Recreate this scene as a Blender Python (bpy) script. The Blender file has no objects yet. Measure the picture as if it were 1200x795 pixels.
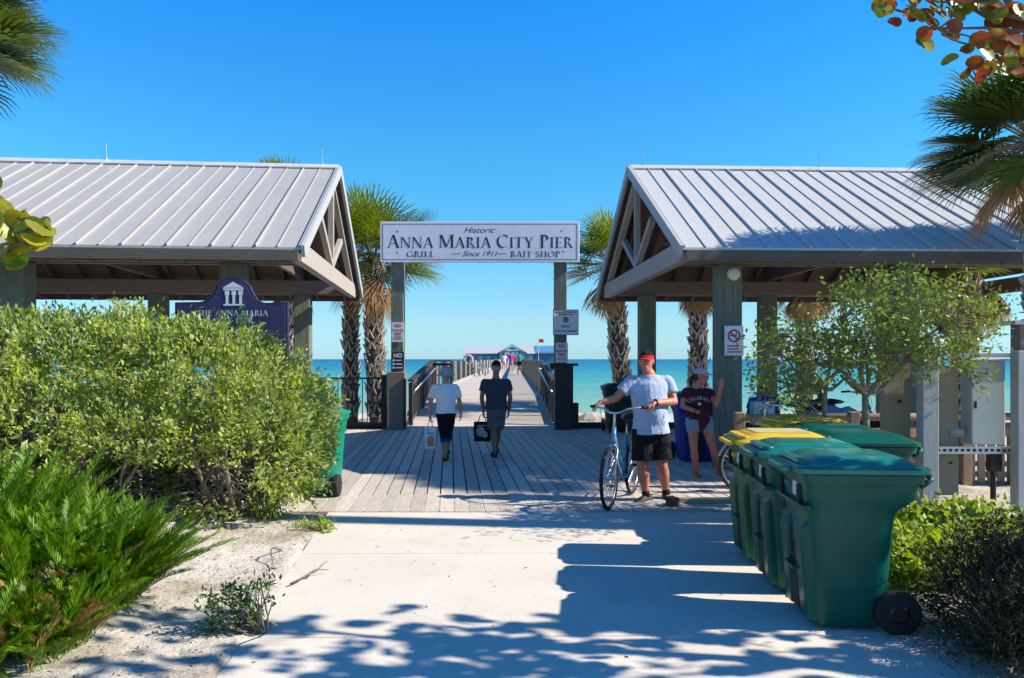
import bpy, math, random
import numpy as np
from mathutils import Vector, Matrix, noise, Euler
R = math.radians
sc = bpy.context.scene
col = sc.collection
rnd = random.Random(7)
rng = np.random.default_rng(7)

# ------------------------------------------------------------------ camera, world, sun, exposure
EYE, HOR, F = 1.65, 421.0, 900.0
cam_d = bpy.data.cameras.new('camera'); cam = bpy.data.objects.new('camera', cam_d); col.objects.link(cam)
cam.location = (0, 0, EYE); cam.rotation_euler = (R(90), 0, 0)
cam_d.sensor_width = 36; cam_d.lens = 27.0; cam_d.shift_y = 23.5/1200
cam_d.clip_start = 0.05; cam_d.clip_end = 20000
sc.camera = cam
SUN_EL = 35.5
SUN_AZ = R(96)          # clockwise from +Y: sun stands to the right, a hair towards the viewer
world = bpy.data.worlds.new('World'); sc.world = world; world.use_nodes = True
wn = world.node_tree.nodes; wl = world.node_tree.links
sky = wn.new('ShaderNodeTexSky'); sky.sky_type = 'NISHITA'; sky.sun_disc = False
sky.sun_elevation = R(SUN_EL); sky.sun_rotation = SUN_AZ
sky.air_density = 1.0; sky.dust_density = 0.15; sky.ozone_density = 2.2; sky.altitude = 0
hs = wn.new('ShaderNodeHueSaturation'); hs.inputs['Saturation'].default_value = 1.22; hs.inputs['Hue'].default_value = 0.493
hs.inputs['Value'].default_value = 1.0; hs.inputs['Saturation'].default_value = 1.0; hs.inputs['Hue'].default_value = .5
wl.new(sky.outputs[0], hs.inputs['Color'])
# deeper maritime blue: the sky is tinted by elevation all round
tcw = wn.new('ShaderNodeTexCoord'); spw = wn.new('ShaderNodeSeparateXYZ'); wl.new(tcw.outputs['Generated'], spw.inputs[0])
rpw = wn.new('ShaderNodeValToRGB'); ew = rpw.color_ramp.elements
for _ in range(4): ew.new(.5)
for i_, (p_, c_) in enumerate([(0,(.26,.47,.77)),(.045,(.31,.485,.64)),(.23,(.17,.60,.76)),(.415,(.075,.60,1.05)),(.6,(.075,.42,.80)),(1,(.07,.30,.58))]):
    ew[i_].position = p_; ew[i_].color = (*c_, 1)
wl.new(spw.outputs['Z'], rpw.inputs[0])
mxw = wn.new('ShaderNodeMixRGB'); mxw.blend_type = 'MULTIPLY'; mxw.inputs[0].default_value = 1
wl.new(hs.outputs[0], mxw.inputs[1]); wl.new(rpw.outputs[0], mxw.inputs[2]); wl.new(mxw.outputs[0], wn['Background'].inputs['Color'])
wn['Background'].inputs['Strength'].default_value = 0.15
sd = bpy.data.lights.new('sun', 'SUN'); sun = bpy.data.objects.new('sun', sd); col.objects.link(sun)
sd.energy = 5.0; sd.angle = R(0.55); sd.color = (1.0, 0.91, 0.76)
sdir = Vector((math.sin(SUN_AZ)*math.cos(R(SUN_EL)), math.cos(SUN_AZ)*math.cos(R(SUN_EL)), math.sin(R(SUN_EL))))
sun.rotation_euler = sdir.to_track_quat('Z', 'Y').to_euler(); sun.location = (30, 0, 30)
sc.view_settings.view_transform = 'Standard'; sc.view_settings.look = 'None'
sc.view_settings.exposure = 0.8; sc.view_settings.gamma = 1
sc.render.engine = 'CYCLES'
sc.cycles.max_bounces = 7; sc.cycles.diffuse_bounces = 3; sc.cycles.glossy_bounces = 3; sc.cycles.transparent_max_bounces = 6

# ------------------------------------------------------------------ helpers
def P(px, py, Y):
    return Vector(((px-600)/F*Y, Y, EYE+(HOR-py)/F*Y))

class MB:
    def __init__(s): s.v = []; s.f = []
    def add(s, vs, fs):
        o = len(s.v); s.v += [tuple(v) for v in vs]; s.f += [tuple(i+o for i in f) for f in fs]; return s
    def box(s, c, size, rot=None):
        hx, hy, hz = [q/2 for q in size]; c = Vector(c)
        vs = [Vector((x*hx, y*hy, z*hz)) for x in (-1,1) for y in (-1,1) for z in (-1,1)]
        if rot is not None:
            m = rot if isinstance(rot, Matrix) else Euler(rot).to_matrix()
            vs = [m @ v for v in vs]
        return s.add([v+c for v in vs], [(0,1,3,2),(4,6,7,5),(0,4,5,1),(2,3,7,6),(0,2,6,4),(1,5,7,3)])
    def bx(s, x0, x1, y0, y1, z0, z1):
        return s.box(((x0+x1)/2,(y0+y1)/2,(z0+z1)/2), (x1-x0, y1-y0, z1-z0))
    def beam(s, a, b, w, h, up=(0,0,1)):
        a = Vector(a); b = Vector(b); d = b-a; L = d.length; d.normalize()
        u = Vector(up); sd_ = d.cross(u)
        if sd_.length < 1e-5: sd_ = d.cross(Vector((0,1,0)))
        sd_.normalize(); u = sd_.cross(d)
        m = Matrix((sd_, d, u)).transposed()
        return s.box((a+b)/2, (w, L, h), m)
    def tube(s, pts, r, n=8, side=None, caps=True, rnd_=False):
        pts = [Vector(p) for p in pts]
        rr = list(r) if isinstance(r, (list, tuple)) and len(r) == len(pts) and not (isinstance(r, tuple) and len(pts) == 2 and False) else [r]*len(pts)
        rr = [(q, q) if not isinstance(q, (tuple, list)) else tuple(q) for q in rr]
        if rnd_:
            d0 = (pts[0]-pts[1]).normalized(); d1 = (pts[-1]-pts[-2]).normalized()
            a0 = min(rr[0]); a1 = min(rr[-1])
            pre = [(pts[0]+d0*a0*math.sin(t), (rr[0][0]*math.cos(t), rr[0][1]*math.cos(t))) for t in (1.4, .9, .45)]
            post = [(pts[-1]+d1*a1*math.sin(t), (rr[-1][0]*math.cos(t), rr[-1][1]*math.cos(t))) for t in (.45, .9, 1.4)]
            pts = [p for p,_ in pre]+pts+[p for p,_ in post]; rr = [q for _,q in pre]+rr+[q for _,q in post]
        ref = Vector(side) if side is not None else None
        vs = []; fs = []; prev = None
        for i, p in enumerate(pts):
            d = (pts[min(i+1, len(pts)-1)]-pts[max(i-1, 0)])
            if d.length < 1e-9: d = Vector((0,0,1))
            d.normalize()
            if ref is not None: a = ref - d*ref.dot(d)
            elif prev is None:
                q = Vector((0,0,1)) if abs(d.z) < .9 else Vector((1,0,0)); a = q - d*q.dot(d)
            else: a = prev - d*prev.dot(d)
            if a.length < 1e-6: a = d.orthogonal()
            a.normalize(); prev = a; b = d.cross(a)
            for k in range(n):
                t = 2*math.pi*k/n
                vs.append(p + a*math.cos(t)*rr[i][0] + b*math.sin(t)*rr[i][1])
        for i in range(len(pts)-1):
            for k in range(n):
                k2 = (k+1) % n
                fs.append((i*n+k, i*n+k2, (i+1)*n+k2, (i+1)*n+k))
        if caps:
            fs.append(tuple(reversed(range(n)))); fs.append(tuple((len(pts)-1)*n+k for k in range(n)))
        return s.add(vs, fs)
    def ell(s, c, rx, ry, rz, m=None, nu=14, nv=9, zmin=-1.0):
        c = Vector(c); vs = []; fs = []
        t0 = math.asin(max(-1, zmin)); 
        for j in range(nv+1):
            t = t0 + (math.pi/2-t0)*j/nv
            t = min(t, math.pi/2-.02) if j == nv else max(t, -math.pi/2+.02)
            for i in range(nu):
                a = 2*math.pi*i/nu
                v = Vector((rx*math.cos(t)*math.cos(a), ry*math.cos(t)*math.sin(a), rz*math.sin(t)))
                vs.append(c + (m @ v if m is not None else v))
        for j in range(nv):
            for i in range(nu):
                i2 = (i+1) % nu
                fs.append((j*nu+i, j*nu+i2, (j+1)*nu+i2, (j+1)*nu+i))
        fs.append(tuple(reversed(range(nu)))); fs.append(tuple(nv*nu+i for i in range(nu)))
        return s.add(vs, fs)
    def prism_x(s, prof, x0, x1):      # profile in (y,z) extruded along x
        n = len(prof)
        vs = [(x0, y, z) for y, z in prof]+[(x1, y, z) for y, z in prof]
        fs = [tuple(range(n)), tuple(reversed(range(n, 2*n)))]+[(i, i+n, (i+1) % n+n, (i+1) % n) for i in range(n)]
        return s.add(vs, fs)
    def prism_y(s, prof, y0, y1):      # profile in (x,z)
        n = len(prof)
        vs = [(x, y0, z) for x, z in prof]+[(x, y1, z) for x, z in prof]
        fs = [tuple(reversed(range(n))), tuple(range(n, 2*n))]+[(i, (i+1) % n, (i+1) % n+n, i+n) for i in range(n)]
        return s.add(vs, fs)
    def prism_z(s, prof, z0, z1):
        n = len(prof)
        vs = [(x, y, z0) for x, y in prof]+[(x, y, z1) for x, y in prof]
        fs = [tuple(reversed(range(n))), tuple(range(n, 2*n))]+[(i, (i+1) % n, (i+1) % n+n, i+n) for i in range(n)]
        return s.add(vs, fs)
    def torus(s, c, axis, R_, r, n=40, m=8, a0=0, a1=2*math.pi):
        c = Vector(c); ax = Vector(axis).normalized(); u = ax.orthogonal().normalized(); w = ax.cross(u)
        full = abs(a1-a0-2*math.pi) < 1e-6
        cnt = n if full else n+1
        vs = []; fs = []
        for i in range(cnt):
            t = a0+(a1-a0)*i/n; d = u*math.cos(t)+w*math.sin(t)
            for k in range(m):
                q = 2*math.pi*k/m
                vs.append(c+d*(R_+r*math.cos(q))+ax*r*math.sin(q))
        for i in range(n):
            i2 = (i+1) % cnt if full else i+1
            for k in range(m):
                k2 = (k+1) % m
                fs.append((i*m+k, i*m+k2, i2*m+k2, i2*m+k))
        return s.add(vs, fs)
    def build(s, name, mat, parent=None, world=False, smooth=False, bevel=0, remesh=0, sm_it=0, subsurf=0):
        me = bpy.data.meshes.new(name)
        off = Vector((0,0,0))
        arr = np.array(s.v, dtype=float)
        if parent is not None and world: off = -world_loc(parent)
        loc = Vector((0,0,0))
        if parent is None:
            lo = arr.min(0); hi = arr.max(0); loc = Vector(((lo[0]+hi[0])/2, (lo[1]+hi[1])/2, lo[2])); off = -loc
        arr = arr + np.array(off)
        me.from_pydata([tuple(q) for q in arr], [], s.f); me.update()
        o = bpy.data.objects.new(name, me); col.objects.link(o); o.location = loc
        if parent is not None: o.parent = parent
        if remesh:
            md = o.modifiers.new('r', 'REMESH'); md.mode = 'VOXEL'; md.voxel_size = remesh; md.use_smooth_shade = True
            if sm_it:
                m2 = o.modifiers.new('s', 'SMOOTH'); m2.iterations = sm_it; m2.factor = .5
            dg = bpy.context.evaluated_depsgraph_get(); dg.update()
            nm = bpy.data.meshes.new_from_object(o.evaluated_get(dg))
            o.modifiers.clear(); o.data = nm; me = nm; smooth = True
        me.materials.clear(); me.materials.append(mat)
        if smooth: me.polygons.foreach_set('use_smooth', [True]*len(me.polygons))
        if bevel:
            md = o.modifiers.new('bevel', 'BEVEL'); md.width = bevel; md.segments = 2; md.limit_method = 'ANGLE'
            md.angle_limit = R(35)
        if subsurf:
            md = o.modifiers.new('sub', 'SUBSURF'); md.levels = subsurf; md.render_levels = subsurf
        return o

def world_loc(o):
    l = Vector((0,0,0))
    while o is not None: l = l + o.location; o = o.parent
    return l
def tag(o, label=None, cat=None, group=None, kind=None):
    if label: o['label'] = label
    if cat: o['category'] = cat
    if group: o['group'] = group
    if kind: o['kind'] = kind
    return o
def empty(name, loc, rz=0, label=None, cat=None, group=None):
    o = bpy.data.objects.new(name, None); col.objects.link(o); o.location = loc; o.rotation_euler = (0,0,rz)
    o.empty_display_size = .1
    return tag(o, label, cat, group)
def copy_tree(o, parent=None, top=True):
    c = o.copy(); col.objects.link(c)
    if parent is not None: c.parent = parent
    for ch in list(o.children): copy_tree(ch, c, False)
    return c
def setloc(o, loc, rz=0, label=None, sc_=None):
    o.location = loc; o.rotation_euler = (0,0,rz)
    if label: o['label'] = label
    if sc_: o.scale = (sc_,)*3
    return o

# ------------------------------------------------------------------ materials
def nmat(name):
    m = bpy.data.materials.new(name); m.use_nodes = True
    nt = m.node_tree; return m, nt, nt.nodes['Principled BSDF'], nt.nodes, nt.links
def mat(name, c, rough=.6, metal=0, c2=None, scale=6, amt=.5, bump=0, bscale=40, stretch=None, island=0, wear_sheen=None, wscale=2.2, wpos=.60, spec=None, detail=5, edge=None, coat=0):
    """procedural colour: c mixed to c2 by noise, optional per-island value shift, noise bump"""
    m, nt, b, N, L = nmat(name)
    b.inputs['Roughness'].default_value = rough; b.inputs['Metallic'].default_value = metal
    if spec is not None: b.inputs['Specular IOR Level'].default_value = spec
    if coat: b.inputs['Coat Weight'].default_value = coat
    tc = N.new('ShaderNodeTexCoord'); mp = N.new('ShaderNodeMapping'); L.new(tc.outputs['Object'], mp.inputs[0])
    if stretch: mp.inputs['Scale'].default_value = stretch
    if c2 is None: c2 = tuple(q*.8 for q in c)
    ns = N.new('ShaderNodeTexNoise'); ns.inputs['Scale'].default_value = scale; ns.inputs['Detail'].default_value = detail
    ns.inputs['Roughness'].default_value = .65
    L.new(mp.outputs[0], ns.inputs['Vector'])
    rp = N.new('ShaderNodeValToRGB'); rp.color_ramp.elements[0].position = .5-.28*amt-.05; rp.color_ramp.elements[1].position = .5+.28*amt+.05
    rp.color_ramp.elements[0].color = (*c2, 1); rp.color_ramp.elements[1].color = (*c, 1)
    L.new(ns.outputs['Fac'], rp.inputs[0]); out = rp.outputs[0]
    if island:
        g = N.new('ShaderNodeNewGeometry'); mr = N.new('ShaderNodeMapRange')
        mr.inputs['To Min'].default_value = 1-island; mr.inputs['To Max'].default_value = 1+island
        L.new(g.outputs['Random Per Island'], mr.inputs[0])
        mx = N.new('ShaderNodeVectorMath'); mx.operation = 'SCALE'
        L.new(out, mx.inputs[0]); L.new(mr.outputs[0], mx.inputs['Scale']); out = mx.outputs[0]
    if wear_sheen:      # pale scuffs, dust and painted lid sheen in ragged patches, fine speckle inside them
        w1 = N.new('ShaderNodeTexNoise'); w1.inputs['Scale'].default_value = wscale; w1.inputs['Detail'].default_value = 14; w1.inputs['Roughness'].default_value = .78
        L.new(mp.outputs[0], w1.inputs['Vector']); wr = N.new('ShaderNodeValToRGB'); wr.color_ramp.elements[0].position = wpos-.06; wr.color_ramp.elements[1].position = wpos+.12
        wr.color_ramp.elements[1].color = (.55,.55,.55,1); L.new(w1.outputs['Fac'], wr.inputs[0]); wm = N.new('ShaderNodeMixRGB'); wm.inputs[2].default_value = (*wear_sheen, 1)
        L.new(wr.outputs[0], wm.inputs[0]); L.new(out, wm.inputs[1]); out = wm.outputs[0]
    L.new(out, b.inputs['Base Color'])
    if bump:
        n2 = N.new('ShaderNodeTexNoise'); n2.inputs['Scale'].default_value = bscale; n2.inputs['Detail'].default_value = 6
        L.new(mp.outputs[0], n2.inputs['Vector'])
        bp = N.new('ShaderNodeBump'); bp.inputs['Strength'].default_value = 1; bp.inputs['Distance'].default_value = bump
        L.new(n2.outputs['Fac'], bp.inputs['Height']); L.new(bp.outputs[0], b.inputs['Normal'])
    return m
def leafmat(name, cols, trans=.3, rough=.45, nscale=2.6, nmix=.38):
    m, nt, b, N, L = nmat(name)
    g = N.new('ShaderNodeNewGeometry'); rp = N.new('ShaderNodeValToRGB'); rp.color_ramp.interpolation = 'LINEAR'
    e = rp.color_ramp.elements
    while len(e) < len(cols): e.new(.5)
    for i, c in enumerate(cols):
        e[i].position = i/(len(cols)-1) if not (len(c) > 3) else c[3]; e[i].color = (*c[:3], 1)
    tc = N.new('ShaderNodeTexCoord'); ns = N.new('ShaderNodeTexNoise'); ns.inputs['Scale'].default_value = nscale; ns.inputs['Detail'].default_value = 3
    L.new(tc.outputs['Object'], ns.inputs['Vector']); ma = N.new('ShaderNodeMath'); ma.operation = 'MULTIPLY_ADD'; ma.inputs[1].default_value = 2.2; ma.inputs[2].default_value = -.85
    L.new(ns.outputs['Fac'], ma.inputs[0]); mf = N.new('ShaderNodeMix'); mf.inputs[0].default_value = nmix
    L.new(g.outputs['Random Per Island'], mf.inputs[2]); L.new(ma.outputs[0], mf.inputs[3]); L.new(mf.outputs[0], rp.inputs[0])
    L.new(rp.outputs[0], b.inputs['Base Color']); b.inputs['Roughness'].default_value = rough
    b.inputs['Specular IOR Level'].default_value = .35
    t = N.new('ShaderNodeBsdfTranslucent'); hv = N.new('ShaderNodeHueSaturation'); hv.inputs['Value'].default_value = 1.5
    hv.inputs['Saturation'].default_value = 1.1; hv.inputs['Hue'].default_value = .49
    L.new(rp.outputs[0], hv.inputs['Color']); L.new(hv.outputs[0], t.inputs['Color'])
    mx = N.new('ShaderNodeMixShader'); mx.inputs[0].default_value = trans
    L.new(b.outputs[0], mx.inputs[1]); L.new(t.outputs[0], mx.inputs[2]); L.new(mx.outputs[0], N['Material Output'].inputs[0])
    return m

M = {}
M['concrete'] = mat('concrete', (.67,.62,.54), .85, c2=(.55,.50,.43), scale=.9, amt=.8, bump=.003, bscale=90, detail=14, wear_sheen=(.44,.39,.32), wscale=1.7, wpos=.575)
M['deck'] = mat('deck_wood', (.60,.54,.48), .8, c2=(.40,.35,.30), scale=5, stretch=(9,.7,9), amt=.6, bump=.006, bscale=14, island=.17, detail=8)
M['pierdeck'] = mat('pier_wood', (.56,.50,.43), .8, c2=(.42,.37,.32), scale=3, stretch=(1,6,1), amt=.7, bump=.003, bscale=14, island=.12)
M['post'] = mat('treated_post_wood', (.20,.235,.18), .8, c2=(.06,.075,.06), scale=4, stretch=(6,6,.6), amt=.9, bump=.006, bscale=9, detail=8)
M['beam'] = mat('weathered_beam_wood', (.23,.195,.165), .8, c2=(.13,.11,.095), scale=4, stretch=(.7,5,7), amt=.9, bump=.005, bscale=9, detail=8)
M['beamd'] = mat('dark_underdeck_wood', (.15,.11,.085), .85, c2=(.09,.065,.05), scale=4, stretch=(.7,7,7), amt=.9, bump=.004, bscale=9)  # dark brown wood of the roof underside
M['truss'] = mat('pale_truss_wood', (.42,.38,.34), .8, c2=(.27,.24,.21), scale=4, stretch=(7,2,2), amt=.9, bump=.005, bscale=9)
M['roof'] = mat('galvanised_roof', (.41,.40,.38), .42, .0, c2=(.33,.325,.325), scale=2, stretch=(3,.5,.5), amt=.9, bump=.0015, bscale=3, detail=10, wear_sheen=(.24,.22,.20), wscale=1.2, wpos=.66)
M['roofr'] = mat('sunlit_galvanised_roof', (.52,.52,.515), .42, .0, c2=(.44,.44,.435), scale=2, stretch=(3,.5,.5), amt=.9, bump=.0015, bscale=3, detail=10, wear_sheen=(.33,.31,.29), wscale=1.2, wpos=.66)  # same metal as the left roof, the sun's reflection painted in as paler grey
M['fasc'] = mat('fascia_wood', (.12,.10,.085), .8, c2=(.07,.06,.05), scale=4, stretch=(.7,5,7), amt=.9, bump=.005, bscale=9, detail=8)
M['trim'] = mat('roof_trim', (.55,.56,.57), .5, .1, amt=.4)
M['black'] = mat('black_metal', (.012,.012,.013), .45, .2)
M['blackw'] = mat('dark_rail_wood', (.045,.04,.038), .7, c2=(.025,.022,.02), scale=5, bump=.002)
M['railw'] = mat('brown_rail_wood', (.20,.155,.12), .8, c2=(.12,.095,.075), scale=6, bump=.003, island=.2)
M['galv'] = mat('galvanised_tube', (.55,.56,.58), .35, .7, amt=.4)
M['white'] = mat('white_board', (.74,.75,.80), .5, c2=(.66,.67,.72), scale=3, amt=.5)
M['ink'] = mat('dark_sign_paint', (.015,.018,.035), .5)
M['navy'] = mat('navy_sign_paint', (.012,.018,.07), .5)
M['red'] = mat('red_sign_paint', (.55,.04,.04), .5)
M['cream'] = mat('white_letter_paint', (.8,.8,.78), .5)
M['purple'] = mat('purple_sign_board', (.047,.036,.118), .75, c2=(.026,.020,.072), scale=90, amt=.7, bump=.004, bscale=60)
M['purpled'] = mat('purple_sign_rim', (.022,.018,.07), .6)
M['bin'] = mat('green_bin_plastic', (.002,.098,.070), .36, c2=(.001,.060,.046), scale=3.2, amt=.7, bump=.0006, bscale=220, detail=12, wear_sheen=(.05,.14,.10), wpos=.68, spec=.3)
M['binlid'] = mat('green_lid_plastic', (.014,.20,.145), .24, c2=(.006,.11,.085), scale=4, amt=.9, bump=.004, bscale=6, detail=8, wear_sheen=(.30,.36,.31))  # sky sheen painted into the pale patches, along with wear
M['bin2'] = mat('mid_green_bin_plastic', (.018,.125,.045), .45, c2=(.014,.09,.035), scale=2.5, amt=.9, bump=.0006, bscale=220)
M['bind'] = mat('dark_green_bin_plastic', (.006,.035,.026), .45, c2=(.004,.022,.018))
M['teal'] = mat('bright_teal_plastic', (.0,.24,.15), .42, c2=(.0,.17,.11), scale=3)
M['blueb'] = mat('blue_bin_plastic', (.008,.018,.25), .45, c2=(.006,.012,.16))
M['yellow'] = mat('yellow_lid_plastic', (.75,.47,.01), .45, c2=(.60,.36,.01), scale=4, bump=.002, bscale=10)
M['dirtylid'] = mat('dusty_yellow_lid_panel', (.50,.44,.16), .8, c2=(.36,.31,.12), scale=5)
M['rubber'] = mat('black_rubber', (.012,.012,.012), .75)
M['label'] = mat('white_sticker', (.62,.64,.66), .5, c2=(.45,.5,.55), scale=60)
M['skin'] = mat('sunned_skin', (.50,.235,.145), .5, c2=(.42,.17,.10), scale=9, amt=1)
M['skinr'] = mat('reddish_skin', (.54,.21,.135), .5, c2=(.43,.13,.085), scale=9, amt=1)
M['skint'] = mat('tanned_skin', (.28,.135,.085), .5, c2=(.23,.10,.06), scale=9, amt=1)
def cloth(name, c, c2=None, sc_=9): return mat(name, c, .92, c2=c2 or tuple(q*.86 for q in c), scale=sc_, amt=.9, bump=.03, bscale=7, spec=.15, detail=3)
M['tee'] = cloth('light_blue_jersey', (.37,.45,.62))
M['blackc'] = cloth('black_cloth', (.014,.014,.016))
M['whitec'] = cloth('white_cloth', (.74,.75,.80))
M['slate'] = cloth('slate_cloth', (.055,.058,.078))
M['greyc'] = cloth('grey_shorts_cloth', (.12,.12,.13))
M['maroon'] = cloth('maroon_cloth', (.075,.020,.030))
M['denim'] = cloth('light_denim', (.20,.32,.46), sc_=30)
M['redc'] = cloth('red_cloth', (.62,.02,.05))
M['pinkw'] = cloth('pale_pink_cloth', (.62,.42,.44))
M['bluec'] = cloth('strong_blue_cloth', (.01,.07,.55))
M['hatg'] = cloth('grey_hat_cloth', (.34,.34,.36))
M['tealc'] = cloth('teal_cloth', (.01,.36,.36)); M['magc'] = cloth('magenta_cloth', (.42,.05,.38)); M['cuff'] = cloth('blue_cuff_cloth', (.03,.05,.25))
M['hair'] = mat('dark_hair', (.022,.014,.010), .6, bump=.004, bscale=60); M['hairg'] = mat('grey_hair', (.36,.31,.27), .7, c2=(.2,.16,.13), scale=30, bump=.004, bscale=60)
M['beard'] = mat('stubble', (.40,.24,.18), .8, c2=(.30,.19,.15), scale=40)
M['straw'] = mat('tan_straw', (.50,.33,.16), .8, c2=(.28,.17,.08), scale=28, amt=.8, bump=.006, bscale=30)
M['shoe'] = mat('dark_shoe_mesh', (.035,.035,.04), .7, c2=(.06,.06,.07), scale=30); M['sole'] = mat('pale_sole', (.5,.5,.5), .6)
M['bag1'] = mat('white_bag', (.65,.70,.74), .6, c2=(.5,.6,.68)); M['orange'] = mat('orange_print', (.7,.22,.08), .6)
M['silver'] = mat('silver_bike_paint', (.52,.56,.60), .28, .5, amt=.2); M['bblue'] = mat('light_blue_bike_paint', (.12,.33,.55), .3, .2, amt=.2)
M['steel'] = mat('bright_steel', (.6,.6,.6), .25, .95, amt=.2); M['saddle'] = mat('saddle_vinyl', (.02,.02,.02), .5)
M['fencew'] = mat('tan_fence_wood', (.36,.245,.16), .8, c2=(.22,.145,.09), scale=5, amt=.9, bump=.004, bscale=12, island=.15)
M['kerb'] = mat('pale_kerb_timber', (.50,.42,.30), .8, c2=(.36,.29,.21), scale=5, stretch=(.6,4,4), amt=.9, bump=.004, bscale=12)
M['ply'] = mat('weathered_plywood', (.30,.265,.195), .85, c2=(.20,.17,.12), scale=3, stretch=(1,1,.4), amt=.9, bump=.002, bscale=30)
M['gpost'] = mat('pale_grey_post', (.40,.42,.44), .8, c2=(.30,.315,.33), scale=5, stretch=(5,5,.5), amt=.9, bump=.002, bscale=12)
M['gbox'] = mat('grey_cabinet_paint', (.40,.45,.45), .5, c2=(.34,.38,.38), scale=3)
M['pipe'] = mat('grey_conduit', (.33,.35,.38), .5)
M['rock'] = mat('pale_rock', (.42,.38,.33), .9, c2=(.25,.23,.2), scale=4, bump=.02, bscale=6)
M['bark'] = mat('grey_bark', (.20,.165,.13), .9, c2=(.10,.08,.06), scale=20, bump=.006, bscale=40)
M['barkw'] = mat('pale_twig_bark', (.30,.25,.20), .9, c2=(.17,.13,.10), scale=20, bump=.004, bscale=40)
M['palmtrunk'] = mat('palm_trunk_bark', (.14,.105,.08), .95, c2=(.06,.045,.035), scale=12, stretch=(1,1,3), bump=.02, bscale=18)
M['boot'] = mat('palm_boots', (.50,.45,.39), .9, c2=(.29,.25,.21), scale=9, amt=.9, island=.25, bump=.006, bscale=30)
M['housew'] = mat('blue_grey_siding', (.20,.29,.38), .8, c2=(.17,.25,.33), scale=2); M['houseb'] = mat('strong_blue_siding', (.05,.19,.33), .8)
M['hroof'] = mat('pale_house_roof', (.45,.46,.48), .6); M['hroofb'] = mat('blue_house_roof', (.07,.24,.40), .6); M['hglass'] = mat('doorway_glass', (.50,.55,.58), .2)
M['palm'] = leafmat('palm_frond', [(.075,.13,.012),(.16,.22,.02),(.06,.11,.014),(.24,.26,.03),(.34,.28,.05)], .35, .4)
M['palmnear'] = leafmat('near_palm_frond', [(.045,.085,.015),(.09,.15,.02),(.04,.075,.015),(.13,.17,.03),(.22,.15,.05)], .3, .4)
M['dead'] = leafmat('dead_frond', [(.26,.14,.06),(.36,.22,.10),(.18,.09,.04)], .25, .8)
M['hedge'] = leafmat('hedge_leaves', [(.10,.16,.02),(.21,.30,.045),(.42,.46,.22),(.25,.34,.035),(.50,.55,.06),(.66,.62,.04)], .36, .55)
M['fern'] = leafmat('fern_leaflets', [(.045,.115,.004),(.09,.20,.006),(.18,.33,.010),(.06,.14,.006)], .35, .45)
M['sprig'] = leafmat('sprig_leaves', [(.03,.08,.015),(.06,.13,.02),(.10,.18,.03)], .25, .4)
M['fernd'] = leafmat('withered_frond', [(.30,.17,.06),(.40,.26,.08),(.22,.12,.05)], .2, .8)
M['tree'] = leafmat('small_tree_leaves', [(.10,.155,.028),(.19,.26,.045),(.13,.20,.035),(.30,.34,.07),(.08,.13,.03)], .35, .4)
M['grape'] = leafmat('sea_grape_leaves', [(.07,.13,.02),(.22,.25,.02),(.14,.05,.02),(.28,.07,.02),(.10,.15,.02),(.36,.24,.02)], .35, .35, 13, .5)
M['grapey'] = leafmat('yellowing_sea_grape_leaves', [(.07,.14,.02),(.36,.32,.03),(.20,.26,.03),(.40,.17,.03),(.30,.30,.03)], .35, .35, 15, .6)
M['weed'] = leafmat('yellow_green_weed_leaves', [(.20,.32,.03),(.32,.42,.05),(.12,.20,.02),(.42,.46,.06)], .35, .5)
M['dbush'] = leafmat('brown_bush_leaves', [(.022,.019,.009),(.040,.029,.014),(.032,.036,.011),(.08,.042,.02)], .2, .6)
M['litter'] = leafmat('dry_leaf_litter', [(.14,.09,.05),(.25,.17,.09),(.09,.06,.035),(.32,.26,.17)], .05, .9)

def sandmat():
    m, nt, b, N, L = nmat('sand')
    b.inputs['Roughness'].default_value = .95; b.inputs['Specular IOR Level'].default_value = .1
    tc = N.new('ShaderNodeTexCoord')
    n1 = N.new('ShaderNodeTexNoise'); n1.inputs['Scale'].default_value = 1.3; n1.inputs['Detail'].default_value = 10; n1.inputs['Roughness'].default_value = .7
    rp = N.new('ShaderNodeValToRGB'); e = rp.color_ramp.elements
    e[0].position = .34; e[0].color = (.36,.30,.23,1); e[1].position = .56; e[1].color = (.66,.61,.54,1)
    L.new(tc.outputs['Object'], n1.inputs['Vector']); L.new(n1.outputs['Fac'], rp.inputs[0])
    n3 = N.new('ShaderNodeTexNoise'); n3.inputs['Scale'].default_value = 70; n3.inputs['Detail'].default_value = 4
    L.new(tc.outputs['Object'], n3.inputs['Vector'])
    r3 = N.new('ShaderNodeValToRGB'); r3.color_ramp.elements[0].position = .34; r3.color_ramp.elements[0].color = (.45,.40,.34,1); r3.color_ramp.elements[1].position = .46; r3.color_ramp.elements[1].color = (1,1,1,1)
    L.new(n3.outputs['Fac'], r3.inputs[0])
    mx = N.new('ShaderNodeMixRGB'); mx.blend_type = 'MULTIPLY'; mx.inputs[0].default_value = .7
    L.new(rp.outputs[0], mx.inputs[1]); L.new(r3.outputs[0], mx.inputs[2]); L.new(mx.outputs[0], b.inputs['Base Color'])
    n2 = N.new('ShaderNodeTexNoise'); n2.inputs['Scale'].default_value = 9; n2.inputs['Detail'].default_value = 12; n2.inputs['Roughness'].default_value = .7
    L.new(tc.outputs['Object'], n2.inputs['Vector'])
    bp = N.new('ShaderNodeBump'); bp.inputs['Distance'].default_value = .05; L.new(n2.outputs['Fac'], bp.inputs['Height']); L.new(bp.outputs[0], b.inputs['Normal'])
    return m
M['sand'] = sandmat()
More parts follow.
